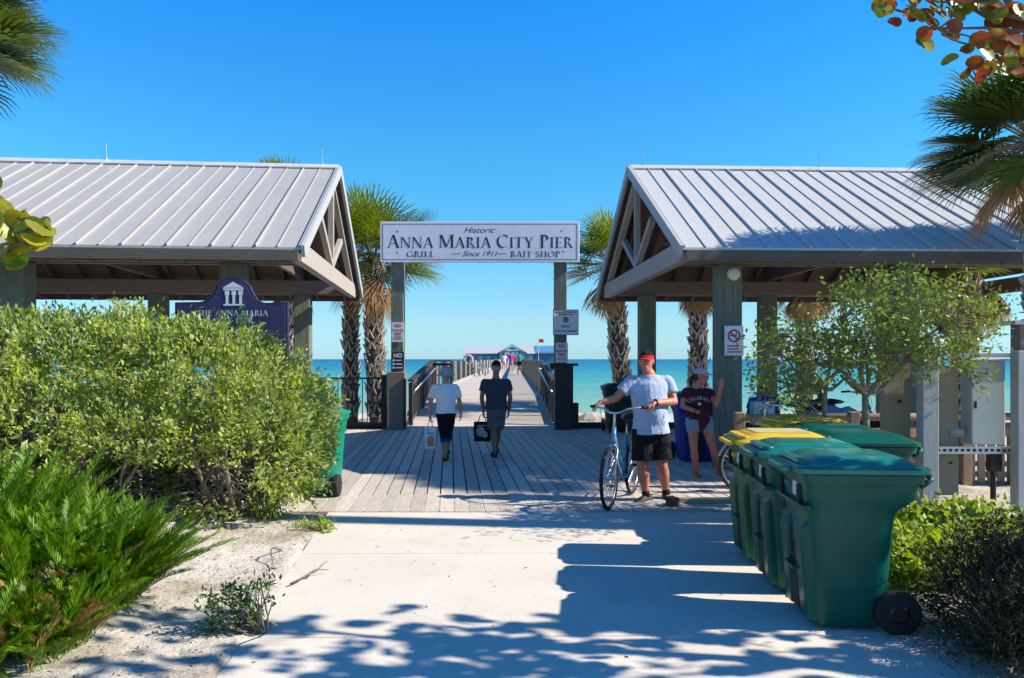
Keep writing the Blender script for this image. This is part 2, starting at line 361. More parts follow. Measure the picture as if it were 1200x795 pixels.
def watermat():
    m, nt, b, N, L = nmat('sea_water')
    b.inputs['Roughness'].default_value = .35; b.inputs['Specular IOR Level'].default_value = .12
    tc = N.new('ShaderNodeTexCoord'); sp = N.new('ShaderNodeSeparateXYZ'); L.new(tc.outputs['Object'], sp.inputs[0])
    # depth of the sea grows with distance from the shore: colour by log distance, broken up by sand bars
    lg = N.new('ShaderNodeMath'); lg.operation = 'LOGARITHM'; lg.inputs[1].default_value = 10
    mxx = N.new('ShaderNodeMath'); mxx.operation = 'MAXIMUM'; mxx.inputs[1].default_value = 1
    L.new(sp.outputs['Y'], mxx.inputs[0]); L.new(mxx.outputs[0], lg.inputs[0])
    mp = N.new('ShaderNodeMapping'); mp.inputs['Scale'].default_value = (.012,.06,1); L.new(tc.outputs['Object'], mp.inputs[0])
    ns = N.new('ShaderNodeTexNoise'); ns.inputs['Scale'].default_value = 1; ns.inputs['Detail'].default_value = 5; L.new(mp.outputs[0], ns.inputs['Vector'])
    ad = N.new('ShaderNodeMath'); ad.operation = 'MULTIPLY_ADD'; ad.inputs[1].default_value = .5; L.new(ns.outputs['Fac'], ad.inputs[0]); L.new(lg.outputs[0], ad.inputs[2])
    mr = N.new('ShaderNodeMapRange'); mr.inputs['From Min'].default_value = 1.7; mr.inputs['From Max'].default_value = 3.7; L.new(ad.outputs[0], mr.inputs[0])
    rp = N.new('ShaderNodeValToRGB'); e = rp.color_ramp.elements
    e.new(.12); e.new(.3); e.new(.55)
    for i, (p, c) in enumerate([(0,(.36,.42,.28)),(.12,(.19,.38,.28)),(.30,(.06,.30,.27)),(.52,(.014,.18,.25)),(.95,(.004,.09,.20))]):
        e[i].position = p; e[i].color = (*c, 1)
    L.new(mr.outputs[0], rp.inputs[0]); L.new(rp.outputs[0], b.inputs['Base Color'])
    m2 = N.new('ShaderNodeMapping'); m2.inputs['Scale'].default_value = (.5,1.6,1); L.new(tc.outputs['Object'], m2.inputs[0])
    n2 = N.new('ShaderNodeTexNoise'); n2.inputs['Scale'].default_value = 1; n2.inputs['Detail'].default_value = 8; L.new(m2.outputs[0], n2.inputs['Vector'])
    bp = N.new('ShaderNodeBump'); bp.inputs['Distance'].default_value = .35; L.new(n2.outputs['Fac'], bp.inputs['Height']); L.new(bp.outputs[0], b.inputs['Normal'])
    return m
M['water'] = watermat()

# ------------------------------------------------------------------ setting
def smooth(a, b, x):
    t = min(1, max(0, (x-a)/(b-a))); return t*t*(3-2*t)
def path_left(y): return -1.40 - .13*max(0, min(6, y-3.0))*.85
PATH_R = 2.35
def gh(x, y):
    n = noise.noise(Vector((x*1.7, y*1.7, 0)))*.035 + noise.noise(Vector((x*6, y*6, 3)))*.012
    base = -.035
    if y < 18.5:
        dl = path_left(y)-x; dr = x-PATH_R
        e = max(dl, dr)
        if x > 1.85 and y > 8.22: e = max(e, .25)
        e2 = e+.10+.16*noise.noise(Vector((x*2.3, y*2.3, 7)))
        m = smooth(0, .16, e2)
        z = base + m*(.050+n*smooth(0,.6,e)+.012*noise.noise(Vector((x*9, y*9, 1))))
        e = e2
        if dl > 0: z += .16*smooth(.2, 2.2, dl)
        if (8.15 if x < 1.85 else 8.74 if x < 3.85 else 10.72) < y: z = min(z, -.06 - .30*smooth(8.3, 9.2, y)) if (x < 12.3 and x > -12.3) else z
        elif x >= 3.85 and y > 8.5: z += .05*noise.noise(Vector((x*.9, y*.9, 4)))
        if e < -.02 : z = base-.12
        return z
    z = -.36 - .2*smooth(18.5, 22, y) - .85*smooth(20, 44, y) - 4.5*smooth(42, 120, y)
    return z + n*.9
def steps(lo, hi, fine0, fine1, st, grow=1.25):
    c = list(np.arange(fine0, fine1, st)); s_ = st; x = fine1
    while x < hi: c.append(x); s_ *= grow; x += s_
    c.append(hi); s_ = st; x = fine0
    while x > lo: 
        s_ *= grow; x -= s_; c.insert(0, max(x, lo))
    return c
gx_ = steps(-400, 400, -7, 8, .075); gy_ = steps(-60, 130, 2.5, 9.5, .075, 1.06)
mb = MB(); mb.v = [(x, y, gh(x, y)) for y in gy_ for x in gx_]; nx = len(gx_)
mb.f = [(j*nx+i, j*nx+i+1, (j+1)*nx+i+1, (j+1)*nx+i) for j in range(len(gy_)-1) for i in range(nx-1)]
tag(mb.build('sand_ground', M['sand'], smooth=True), kind='structure')
wx = steps(-9000, 9000, -60, 60, 10, 1.5); wy = steps(36, 12000, 38, 90, 4, 1.3)
mb = MB(); mb.v = [(x, y, -1.42) for y in wy for x in wx]; nx = len(wx)
mb.f = [(j*nx+i, j*nx+i+1, (j+1)*nx+i+1, (j+1)*nx+i) for j in range(len(wy)-1) for i in range(nx-1)]
o = mb.build('sea_water', M['water']); o.location.x = 0
# object coords: keep Y in world metres
dy = o.location.y; 
for v in o.data.vertices: v.co.y += dy
o.location.y = 0
tag(o, kind='structure')
mb = MB()
ys = [-6, -3.2, -.6, 2.0, 4.58, 6.54, 8.285]
for a, b in zip(ys[:-1], ys[1:]):
    a += .006; b -= .006
    sk = .03
    mb.add([(path_left(a), a-sk, -.14), (PATH_R, a+sk, -.14), (PATH_R, b+sk*(b < 8), -.14), (path_left(b), b-sk*(b < 8), -.14),
            (path_left(a), a-sk, 0), (PATH_R, a+sk, 0), (PATH_R, b+sk*(b < 8), 0), (path_left(b), b-sk*(b < 8), 0)],
           [(3,2,1,0),(4,5,6,7),(0,1,5,4),(1,2,6,5),(2,3,7,6),(3,0,4,7)])
tag(mb.build('concrete_path', M['concrete'], bevel=.006), kind='structure')
tag(MB().add([(-12,8.31,-.0015),(1.78,8.31,-.0015),(1.78,8.79,-.0015),(3.85,8.79,-.0015),(3.85,10.76,-.0015),(12.6,10.76,-.0015),(12.6,18.24,-.0015),(-12,18.24,-.0015)],[(0,1,2,3,4,5)]).build('sand_under_boards', M['sand']), kind='structure')
# boardwalk platform of long planks
mb = MB(); tn = math.tan(R(4.6)); x = -12.0
while x < 13.5:
    w = .148; g = .017; y0 = 8.3 if x < 1.78 else (8.78 if x < 3.9 else 10.75); y1 = 18.25
    def X(xx, yy): return xx-(yy-8.3)*tn
    dz = rnd.uniform(0.0005, .003)
    cuts = [y0]+([rnd.uniform(11, 16)] if True else [])+[y1]
    for a, b in zip(cuts[:-1], cuts[1:]):
        b2 = b-.004
        vs = [(X(x,a),a,-.04),(X(x+w,a),a,-.04),(X(x+w,b2),b2,-.04),(X(x,b2),b2,-.04),(X(x,a),a,dz),(X(x+w,a),a,dz),(X(x+w,b2),b2,dz),(X(x,b2),b2,dz)]
        mb.add(vs, [(3,2,1,0),(4,5,6,7),(0,1,5,4),(1,2,6,5),(2,3,7,6),(3,0,4,7)])
    x += w+g
tag(mb.build('boardwalk', M['deck']), kind='structure')
mb = MB().bx(1.80, 3.98, 8.70, 8.775, -.2, .075)
mb.bx(-12, 12.6, 18.27, 18.40, -.5, .10) if False else None
tag(mb.build('boardwalk_kerb', M['kerb'], bevel=.008), 'low tan timber kerb along the front edge of the boardwalk', 'kerb')
for (xa, xb, w_) in ((-12, -2.95, 'left'), (1.45, 12.6, 'right')):
    mb = MB().bx(xa, xb, 18.27, 18.40, -.6, .14)
    tag(mb.build('edge_timber', M['blackw'], bevel=.01), 'long dark edge timber at the seaward side of the boardwalk, %s of the gate' % w_, 'timber edging', 'edge timbers behind the pavilions')

# ------------------------------------------------------------------ serif lettering (drawn with a broad nib)
def nib(path, w=.15, ang=12, thin=.035):
    a = R(ang); dx = math.cos(a)*w/2; dz = math.sin(a)*w/2
    polys = []
    for (x0, z0), (x1, z1) in zip(path[:-1], path[1:]):
        polys.append([(x0-dx, z0-dz-thin/2), (x0+dx, z0+dz+thin/2), (x1+dx, z1+dz+thin/2), (x1-dx, z1-dz-thin/2)])
    return polys
def arc(cx, cz, rx, rz, a0, a1, n=14):
    return [(cx+rx*math.cos(R(a0+(a1-a0)*i/n)), cz+rz*math.sin(R(a0+(a1-a0)*i/n))) for i in range(n+1)]
def st(x, z0=0, z1=1, w=.14, s0=True, s1=True):
    q = [[(x-w/2,z0),(x+w/2,z0),(x+w/2,z1),(x-w/2,z1)]]; e = .085
    if s0: q.append([(x-w/2-e,z0),(x+w/2+e,z0),(x+w/2+e,z0+.035),(x-w/2-e,z0+.035)])
    if s1: q.append([(x-w/2-e,z1-.035),(x+w/2+e,z1-.035),(x+w/2+e,z1),(x-w/2-e,z1)])
    return q
def dg(x0, z0, x1, z1, w): return [[(x0-w/2,z0),(x0+w/2,z0),(x1+w/2,z1),(x1-w/2,z1)]]
def hb(x0, x1, z, t=.045): return [[(x0,z-t/2),(x1,z-t/2),(x1,z+t/2),(x0,z+t/2)]]
def sf(x, z, e=.12): return [[(x-e,z),(x+e,z),(x+e,z+.035),(x-e,z+.035)]]
def tick(x, z0, z1, w=.04): return [[(x-w/2,z0),(x+w/2,z0),(x+w/2,z1),(x-w/2,z1)]]
GL = {
 'A': (.80, dg(.10,0,.40,1.0,.055)+dg(.70,0,.40,1.0,.15)+hb(.2,.6,.34)+sf(.10,0)+sf(.70,0)),
 'N': (.86, st(.13,w=.06,s1=False)+dg(.15,1,.73,0,.15)+st(.73,w=.06,s0=False)+sf(.08,.965,.09)),
 'M': (1.0, st(.13,w=.06,s1=False)+dg(.16,1,.50,.05,.15)+dg(.50,.05,.84,1,.06)+st(.86,w=.14)+sf(.1,.965,.09)),
 'R': (.76, st(.18)+nib(arc(.20,.75,.30,.225,90,-90),.14)+dg(.68,0,.38,.5,.15)+sf(.72,0,.09)),
 'P': (.62, st(.18)+nib(arc(.20,.73,.32,.245,90,-90),.14)),
 'B': (.66, st(.18)+nib(arc(.20,.76,.26,.21,90,-90),.13)+nib(arc(.20,.29,.33,.26,90,-90),.14)),
 'I': (.36, st(.18)), 'T': (.72, st(.36,s1=False)+hb(.03,.69,.975)+tick(.05,.84,.99)+tick(.67,.84,.99)),
 'Y': (.78, st(.39,0,.45,s1=False)+dg(.39,.42,.13,1,.14)+dg(.39,.42,.66,1,.055)+sf(.13,.965)+sf(.66,.965,.1)),
 'E': (.62, st(.18)+hb(.2,.56,.977)+hb(.2,.48,.52)+hb(.2,.58,.022)+tick(.55,.84,.99)+tick(.57,.01,.17)+tick(.48,.44,.6)),
 'F': (.58, st(.18)+hb(.2,.56,.977)+hb(.2,.48,.52)+tick(.55,.84,.99)+tick(.48,.44,.6)),
 'L': (.60, st(.18)+hb(.2,.56,.022)+tick(.55,.01,.2)),
 'C': (.78, nib(arc(.44,.5,.36,.48,48,312,20),.13)+tick(.69,.72,.98)),
 'G': (.82, nib(arc(.44,.5,.36,.48,48,300,20),.13)+tick(.69,.72,.98)+st(.68,.05,.45,w=.13,s0=False)),
 'O': (.88, nib(arc(.44,.5,.35,.48,0,360,26),.13)), 'D': (.82, st(.18)+nib(arc(.22,.5,.48,.475,90,-90,16),.13)),
 'H': (.86, st(.18)+st(.68)+hb(.2,.66,.52)),
 'S': (.56, nib(arc(.28,.74,.18,.235,40,250,12)+arc(.28,.26,.19,.24,70,-150,12)[1:],.12)+tick(.44,.78,.98)+tick(.11,.03,.24)),
 '1': (.4, st(.22,s1=False)+nib([(.1,.85),(.2,.98)],.05)), '9': (.6, nib(arc(.3,.7,.2,.26,0,360,18),.1)+nib([(.5,.7),(.46,.35),(.2,.02)],.1)),
}
def serif(mb, text, x, z, h, y=-.0, ratio=1.0, first=None, track=.04):
    """upright caps; first = taller initial height. returns the advance"""
    k = 0; prev = ' '
    for ch in text:
        if ch == ' ': x += .38*h*ratio; prev = ch; continue
        hh = first if (first and prev == ' ') else h
        w, polys = GL[ch]
        for p in polys:
            k += 1; yy = y-.00025*(k % 9)
            vs = [(x+a*hh*ratio, yy, z+b*hh) for a, b in p]
            mb.add(vs, [tuple(range(len(vs)))])
        x += (w+track)*hh*ratio; prev = ch
    return x
def serif_width(text, h, ratio=1.0, first=None, track=.04):
    return serif(MB(), text, 0, 0, h, 0, ratio, first, track)
def sans(name, body, size, m, parent, loc, shear=0, align='CENTER', bold=0, xs=1.0):
    cu = bpy.data.curves.new(name, 'FONT'); cu.body = body; cu.size = size; cu.shear = shear; cu.align_x = align; cu.offset = bold
    t = bpy.data.objects.new(name, cu); col.objects.link(t)
    dgp = bpy.context.evaluated_depsgraph_get(); dgp.update()
    me = bpy.data.meshes.new_from_object(t.evaluated_get(dgp)); bpy.data.objects.remove(t); 
    for v in me.vertices: v.co = Vector((v.co.x*xs, 0, v.co.y))
    o = bpy.data.objects.new(name, me); col.objects.link(o); o.parent = parent; o.location = loc
    me.materials.clear(); me.materials.append(m); return o

# ------------------------------------------------------------------ pavilions
def pavilion(label, gx, th, dr, Ln, posts, rods, rm='roof'):
    t = empty('pavilion', (gx, 10.6, 0), R(th), label, 'pavilion', 'open timber pavilions either side of the gate')
    x1 = Ln*dr
    def ex(mb, prof, a, b): mb.prism_x(prof if b > a else prof, min(a, b), max(a, b))
    ey, ez, ry, rz, by = -.02, 3.19, 3.7, 5.22, 7.42
    mb = MB(); ex(mb, [(ey,ez),(ry,rz),(by,ez),(by,ez-.035),(ry,rz-.04),(ey,ez-.035)], 0, x1)
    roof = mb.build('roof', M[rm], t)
    mb = MB(); k = 0; x = .02
    sl = Vector((0, ry-ey, rz-ez)).normalized(); nrm = Vector((0, -sl.z, sl.y))
    while x < Ln:
        hgt = .030 if k % 2 == 0 else .017; w = .020 if k % 2 == 0 else .016
        a = Vector((x*dr, ey, ez))+nrm*hgt/2; b = Vector((x*dr, ry-.03, rz-.017))+nrm*hgt/2
        mb.beam(a, b, w, hgt, up=nrm)
        if k % 2 == 0:
            a2 = Vector((x*dr, by, ez+.02)); b2 = Vector((x*dr, ry+.03, rz+.005)); mb.beam(b2, a2, w, hgt)
        x += .295; k += 1
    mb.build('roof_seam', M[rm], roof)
    mb = MB(); ex(mb, [(ry-.16,rz-.045),(ry,rz+.052),(ry+.16,rz-.045),(ry+.15,rz-.07),(ry,rz+.02),(ry-.15,rz-.07)], 0, x1); mb.build('ridge_cap', M['trim'], roof, bevel=.005)
    mb = MB()
    for y0, y1 in ((ey, ry), (by, ry)):
        d = Vector((0, y1-y0, rz-ez)).normalized(); n_ = Vector((0, -d.z, d.y)) if d.y > 0 else Vector((0, d.z, -d.y))
        a = Vector((-.028*dr, y0, ez-.055)); b = Vector((-.028*dr, y1, rz-.055)); mb.beam(a, b, .05, .17, up=n_)
    mb.build('rake_board', M['gpost'], roof)
    # decking under the roof, rafters
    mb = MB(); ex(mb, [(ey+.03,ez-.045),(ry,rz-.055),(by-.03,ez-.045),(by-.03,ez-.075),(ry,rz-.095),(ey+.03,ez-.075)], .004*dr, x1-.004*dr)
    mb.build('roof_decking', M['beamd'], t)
    mb = MB(); x = .35
    while x < Ln-.2:
        for y0, y1 in ((ey+.08, ry-.04), (by-.08, ry+.04)):
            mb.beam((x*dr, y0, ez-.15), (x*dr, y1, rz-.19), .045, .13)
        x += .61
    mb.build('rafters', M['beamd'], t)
    mb = MB(); mb.bx(min(.03*dr,x1), max(.03*dr,x1), ey-.045, ey-.003, ez-.19, ez-.045)
    mb.build('fascia', M['fasc'], t, bevel=.004); mb = MB(); mb.bx(min(.03*dr,x1), max(.03*dr,x1), by+.003, by+.045, ez-.19, ez-.045); mb.build('fascia', M['fasc'], t, bevel=.004)
    for y in (.95, 6.45):
        for dy_ in (-.15, .15):
            mb = MB(); a, b = sorted((.12*dr, x1-.1*dr)); mb.bx(a, b, y+dy_-.045, y+dy_+.045, 3.07, 3.36); mb.build('beam', M['beam'], t, bevel=.006)
    for px in posts:
        for y in (.95, 6.45):
            mb = MB(); mb.bx(px*dr-.18, px*dr+.18, y-.1, y+.1, -.3, 3.05) if False else mb.box((px*dr, y, 1.52), (.35, .20 if False else .35, 3.10))
            mb.build('post', M['post'], t, bevel=.02)
    # trusses: gable + inner
    tx = [.14, Ln-.14]+[p for p in posts]
    for i, xx in enumerate(tx):
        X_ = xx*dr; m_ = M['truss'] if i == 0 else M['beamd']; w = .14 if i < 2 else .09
        o_ = 0 if i < 2 else .0
        tr = MB(); z0 = 3.05 if i < 2 else 3.39
        y0 = .42 if i < 2 else 1.12
        tr.beam((X_, y0, z0+.15), (X_, 7.4-y0, z0+.15), w, .30)
        tr.beam((X_-.0, ry, z0+.30), (X_, ry, rz-.24), w*.75, w*.75, up=(0,1,0))
        for sgn in (-1, 1):
            tr.beam((X_, ry+sgn*.06, z0+.36), (X_, ry+sgn*1.25, z0+(.98 if i < 2 else .62)), w*.7, w*.8)
            tr.beam((X_, ry+sgn*3.30, 3.20), (X_, ry+sgn*.03, rz-.24), w*.8, .13)
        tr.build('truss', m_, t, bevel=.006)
    for px in []:    # knee braces seen under the eave
        for y in (.95, 6.45):
            for s_ in (-1, 1):
                mb = MB(); mb.beam((px*dr+s_*.16, y, 2.55), (px*dr+s_*.62, y, 3.06), .07, .09); mb.build('knee_brace', M['beam'], t) if y > 3 else None
    for r_ in rods:
        mb = MB(); mb.tube([(r_*dr, ry, rz), (r_*dr, ry, rz+.34)], .009, 6); mb.tube([(r_*dr, ry, rz+.03), (r_*dr, ry, rz+.08)], .02, 6)
        mb.build('lightning_rod', M['galv'], t)
    return t
pavL = pavilion('open timber pavilion behind the hedge at left, its gable end sunlit, metal roof', -2.91, 4.9, -1, 11.5, [1.15, 4.22, 7.3, 10.4], [.3, 4.15])
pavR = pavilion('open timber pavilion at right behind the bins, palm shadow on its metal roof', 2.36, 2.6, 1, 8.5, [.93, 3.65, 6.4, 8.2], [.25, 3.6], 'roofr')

# ------------------------------------------------------------------ pier, railings, end house
PL, PR_ = -2.75, 1.12
def pz(y): return .5*min(1, max(0, (y-18.25)/6.75))
t = empty('pier', (-.8, 18.4, 0), 0, 'long straight wooden fishing pier running out over the sea to the blue buildings', 'pier')
mb = MB(); y = 18.30
while y < 215:
    w = .14 if y < 60 else 1.2
    z0, z1 = pz(y), pz(y+w)
    mb.add([(PL,y,z0-.05),(PR_,y,z0-.05),(PR_,y+w,z1-.05),(PL,y+w,z1-.05),(PL,y,z0),(PR_,y,z0),(PR_,y+w,z1),(PL,y+w,z1)],
           [(3,2,1,0),(4,5,6,7),(0,1,5,4),(1,2,6,5),(2,3,7,6),(3,0,4,7)])
    y += w+(.008 if y < 60 else .02)
mb.build('deck', M['pierdeck'], t, world=True)
for xx in (PL-.06, PR_+.06):
    mb = MB(); mb.beam((xx,18.42,-.16),(xx,25,.34),.10,.34); mb.beam((xx,25,.34),(xx,215,.34),.10,.34)
    mb.build('edge_beam', M['beam'], t, world=True)
mb = MB(); mb.beam((PL+.12,25.2,.56),(PL+.12,214,.56),.14,.11); mb.beam((PR_-.10,18.6,.06),(PR_-.10,25,.56),.08,.09); mb.beam((PR_-.10,25,.56),(PR_-.10,214,.56),.08,.09)
mb.beam((PL+.12,18.6,.06),(PL+.12,25,.56),.08,.09)
mb.build('kerb_rail', M['truss'], t, world=True)
y = 21.0
k = 0
while y < 212:
    for xx in (PL-.25, PR_+.25):
        top = (1.55 if y > 28 else .1+pz(y)-.35) if xx < 0 else pz(y)-.15
        mb = MB().tube([(xx,y,-3.5),(xx,y,top)], .15, 10, rnd_=False); mb.build('piling', M['beam'] if y < 60 else M['truss'], t, world=True, smooth=False)
    y += 4.6 if y < 60 else 9.5; k += 1
def railing(label, x0, x1, y0, y1, zf, pitch, m, ret=0, handrail=True, inner=1):
    t = empty('railing', (x0, y0, 0), 0, label, 'railing', 'railings along the pier')
    def X(y): return x0+(x1-x0)*(y-y0)/(y1-y0)
    n = max(2, int((y1-y0)/pitch)+1)
    for i in range(n+1):
        y = y0+(y1-y0)*i/n; z = zf(y)
        mb = MB().box((X(y), y, z+.52), (.10,.10,1.05)); mb.build('post', m, t, world=True, bevel=.006 if y < 40 else 0)
    seg = [y0+.0, min(25.0, y1), y1] if y0 < 25 and y1 > 25.2 else [y0, y1]
    for nm, dz, w, h in (('top_rail', 1.09, .14, .045), ('lower_rail', .98, .045, .09), ('bottom_rail', .12, .045, .09)):
        mb = MB()
        for a, b in zip(seg[:-1], seg[1:]): mb.beam((X(a),a-.05*(dz > 1),zf(a)+dz), (X(b),b+.05*(dz > 1),zf(b)+dz), w, h)
        if ret: 
            mb.beam((X(y1)+.0, y1, zf(y1)+dz-.002), (X(y1)+ret, y1, zf(y1)+dz-.002), w-.002, h-.002)
        mb.build(nm, m, t, world=True)
    mb = MB(); y = y0+.1
    while y < y1-.05:
        mb.box((X(y), y, zf(y)+.55), (.035,.035,.86)); y += .125 if y < 60 else .3
    if ret:
        x = .1
        while x < abs(ret): mb.box((X(y1)+math.copysign(x, ret), y1, zf(y1)+.55), (.035,.035,.86)); x += .125
        mb.box((X(y1)+ret, y1, zf(y1)+.5), (.1,.1,1.0))
    o = mb.build('baluster', m, t, world=True); tag(o, kind='stuff')
    if handrail:
        mb = MB(); e = min(y1, 25.0)
        pts = [(X(y)+.11*inner, y, zf(y)+.86) for y in (y0+.15, (y0+e)/2, e-.1)]
        mb.tube([(pts[0][0]-.1*inner, pts[0][1], pts[0][2]-.12)]+pts+[(pts[2][0]-.1*inner, pts[2][1], pts[2][2]-.04)], .024, 8)
        mb.build('handrail', M['galv'], t, world=True, smooth=True)
railing('dark railing with silver handrail on the left side of the pier ramp', -2.47, -2.60, 18.75, 25.0, pz, 1.6, M['blackw'], ret=.62, inner=1)
railing('dark railing with silver handrail on the right side of the pier ramp', 1.04, .98, 18.75, 25.0, pz, 1.6, M['blackw'], inner=-1)
railing('long brown railing along the right side of the flat pier', .99, 1.06, 25.25, 196, pz, 4.5, M['railw'], handrail=False)

t = empty('pier_building', (0, 205, .5), 0, 'long low blue grey building with pale roof and central gable, at the pier end', 'building')
mb = MB().bx(-12.2, 5.6, 205, 219, -.2, 3.2); w_ = mb.build('wall', M['housew'], t, world=True)
mb = MB()
for (a, b) in ((-12.7, 6.2),): mb.prism_x([(204.3,3.15),(212,5.25),(219.7,3.15),(219.7,3.0),(212,5.05),(204.3,3.0)], a, b)
mb.build('roof', M['hroof'], t, world=True)
mb = MB().prism_y([(-3.3,-.2),(3.5,-.2),(3.5,3.3),(.1,5.0),(-3.3,3.3)], 201.5, 204.95); mb.build('porch', M['housew'], t, world=True)
mb = MB().beam((-3.8,203.2,3.15),(.1,203.2,5.45),3.9,.16).beam((4.0,203.2,3.15),(.1,203.2,5.44),3.9,.16); mb.build('gable_roof', M['houseb'], t, world=True)
mb = MB().bx(-1.9, 2.2, 201.40, 201.5, .3, 3.5); mb.build('doorway', M['hglass'], t, world=True)
mb = MB().bx(-1.5, 1.7, 201.38, 201.44, 3.75, 4.25); mb.build('nameboard', M['white'], t, world=True)
for i, x in enumerate((-10.6, -8.4, -6.2, -4.2)):
    MB().bx(x-.5, x+.5, 204.9, 204.995, 1.2, 2.4).build('window', M['hglass'], t, world=True)
t = empty('pier_annexe', (8, 206, .5), 0, 'strong blue annexe with blue roof at the right end of the pier building', 'building')
MB().bx(5.75, 12.2, 206, 217, -.3, 3.4).build('wall', M['houseb'], t, world=True)
MB().prism_x([(205.4,3.4),(205.4,3.55),(211.5,5.3),(217.6,3.55),(217.6,3.4),(211.5,5.1)], 6.25, 12.6).build('roof', M['hroofb'], t, world=True)
MB().bx(5.6, 12.7, 205.2, 205.38, 3.2, 3.42).build('gutter', M['trim'], t, world=True)
MB().bx(-14, 14, 200, 224, -.1, .48).build('end_platform', M['beam'], bpy.data.objects['pier'], world=True)
t = empty('flagpole', (6.9, 199.5, .5), 0, 'thin pole with small red and white flag above the far blue annexe', 'flagpole')
MB().tube([(6.9,199.5,.3),(6.9,199.5,7.2)], .06, 6).build('pole', M['white'], t, world=True)
MB().add([(6.95,199.5,6.0),(8.2,199.6,5.9),(8.2,199.6,6.8),(6.95,199.5,6.9),(6.95,199.52,6.0),(8.2,199.62,5.9),(8.2,199.62,6.8),(6.95,199.52,6.9)],[(0,1,2,3),(7,6,5,4)]).build('flag', M['redc'], t, world=True)

# benches on the pier
def pier_bench(x, y, rz, label, m):
    t = empty('bench', (x, y, .5), rz, label, 'bench', 'benches on the pier')
    MB().bx(-.9,.9,-.22,.22,.42,.47).build('seat', m, t)
    MB().beam((-.9,.26,.62),(.9,.26,.62),.03,.10).beam((-.9,.30,.86),(.9,.30,.86),.03,.12).build('backrest', m, t)
    for s_ in (-.75, .75):
        MB().beam((s_,-.18,0),(s_,-.2,.42),.07,.07).beam((s_,.2,0),(s_,.33,.95),.07,.07).beam((s_,-.2,.62),(s_,.28,.66),.07,.04).build('leg', m, t)
pier_bench(-2.0, 52, R(90), 'pale weathered bench facing the water on the left side of the pier', M['truss'])
pier_bench(-2.0, 58, R(90), 'pale weathered bench farther along the left side of the pier', M['truss'])
pier_bench(.62, 56, R(-90), 'low brown bench against the right railing of the pier', M['railw'])
t = empty('life_ring', (PL-.1, 50, 1.6), 0, 'life ring hanging on a piling at the left side of the pier', 'life ring')
MB().torus((PL-.1,50,1.62),(0,1,.05),.27,.07,24,8).build('ring', M['pinkw'], t, world=True, smooth=True)
MB().tube([(PL-.1,50.09,.5),(PL-.1,50.09,1.9)],.05,6).build('stand', M['blackw'], t, world=True)

# ------------------------------------------------------------------ gate
SY = 18.1
t = empty('entrance_gate', P(562, 503, SY).xy.to_3d(), 0, 'tall two post entrance gate carrying the long white pier name board', 'gate')
def gx(px): return (px-600)/F*SY
def gz(py): return EYE+(HOR-py)/F*SY
for px in (466.5, 656.5):
    MB().box((gx(px), SY, 2.05), (.29,.29,4.3)).build('post', M['post'], t, world=True, bevel=.015)
MB().box((gx(465.5), SY-.02, .67), (.42,.40,1.35)).build('post_sleeve', M['beam'], t, world=True, bevel=.012)
MB().box((gx(660.5), SY-.02, .75), (.42,.40,1.5)).build('post_sleeve', M['blackw'], t, world=True, bevel=.012)
MB().box((gx(660.5), SY-.03, 1.52), (.66,.3,.06)).tube([(gx(651)-.12,SY-.1,1.42),(gx(651)-.02,SY-.1,1.52)],.05,8).build('shelf', M['blackw'], t, world=True, bevel=.01)
MB().box((gx(673), SY-.12, .35), (.16,.26,.55)).build('junction_box', M['black'], t, world=True, bevel=.01)
MB().box((gx(474.5)+.03, SY-.23, .62), (.06,.05,1.15)).build('gate_leaf_edge', M['black'], t, world=True)
x0, x1, z0, z1 = gx(447.5), gx(678), gz(309), gz(262)
board = MB().box(((x0+x1)/2, SY-.20, (z0+z1)/2), (x1-x0, .09, z1-z0)).build('name_board', M['white'], t, world=True, bevel=.008)
fy = SY-.20-.045-.002
b_ = MB(); i_ = .055; tt = .012
b_.bx(x0+i_,x1-i_,fy,fy+.003,z1-i_-tt,z1-i_); b_.bx(x0+i_,x1-i_,fy,fy+.003,z0+i_,z0+i_+tt)
b_.bx(x0+i_,x0+i_+tt,fy-.001,fy+.002,z0+i_,z1-i_); b_.bx(x1-i_-tt,x1-i_,fy-.001,fy+.002,z0+i_,z1-i_)
b_.build('border_line', M['ink'], board, world=True)
L_ = MB()
def fit(text, pxa, pxb, pyb, pyt, first=None):
    h = gz(pyt)-gz(pyb); f_ = (first and h*first)
    w = serif_width(text, h, 1, f_); r_ = (gx(pxb)-gx(pxa))/w
    serif(L_, text, gx(pxa), gz(pyb), h, fy, r_, f_)
# small caps: initials taller
fit('ANNA MARIA CITY PIER', 455.5, 671, 292.5, 280.0, 1.22)
fit('GRILL', 478, 511, 303.3, 296.2); fit('BAIT SHOP', 598, 656, 303.3, 296.2)
for (ax, az) in ((467.5,273.5),(657.5,273.0),(467,298.0),(659,296.5)):      # little stars
    c = (gx(ax), gz(az))
    L_.add([(c[0]+.035*(1 if k%2==0 else .3)*math.cos(k*math.pi/5), fy-.001, c[1]+.035*(1 if k%2==0 else .3)*math.sin(k*math.pi/5)) for k in range(10)], [tuple(range(10))])
L_.bx(gx(530), gx(541), fy-.001, fy, gz(299.3), gz(298.8)); L_.bx(gx(584), gx(594), fy-.001, fy, gz(299.3), gz(298.8))
L_.build('lettering', M['ink'], board, world=True)
bl = world_loc(board)
sans('script_lettering', 'Historic', .19, M['ink'], board, Vector((gx(561.5), fy, gz(275)))-bl, shear=.45, xs=1.15)
sans('script_lettering', 'Since 1911', .17, M['ink'], board, Vector((gx(562.5), fy, gz(302)))-bl, shear=.45, xs=1.1)

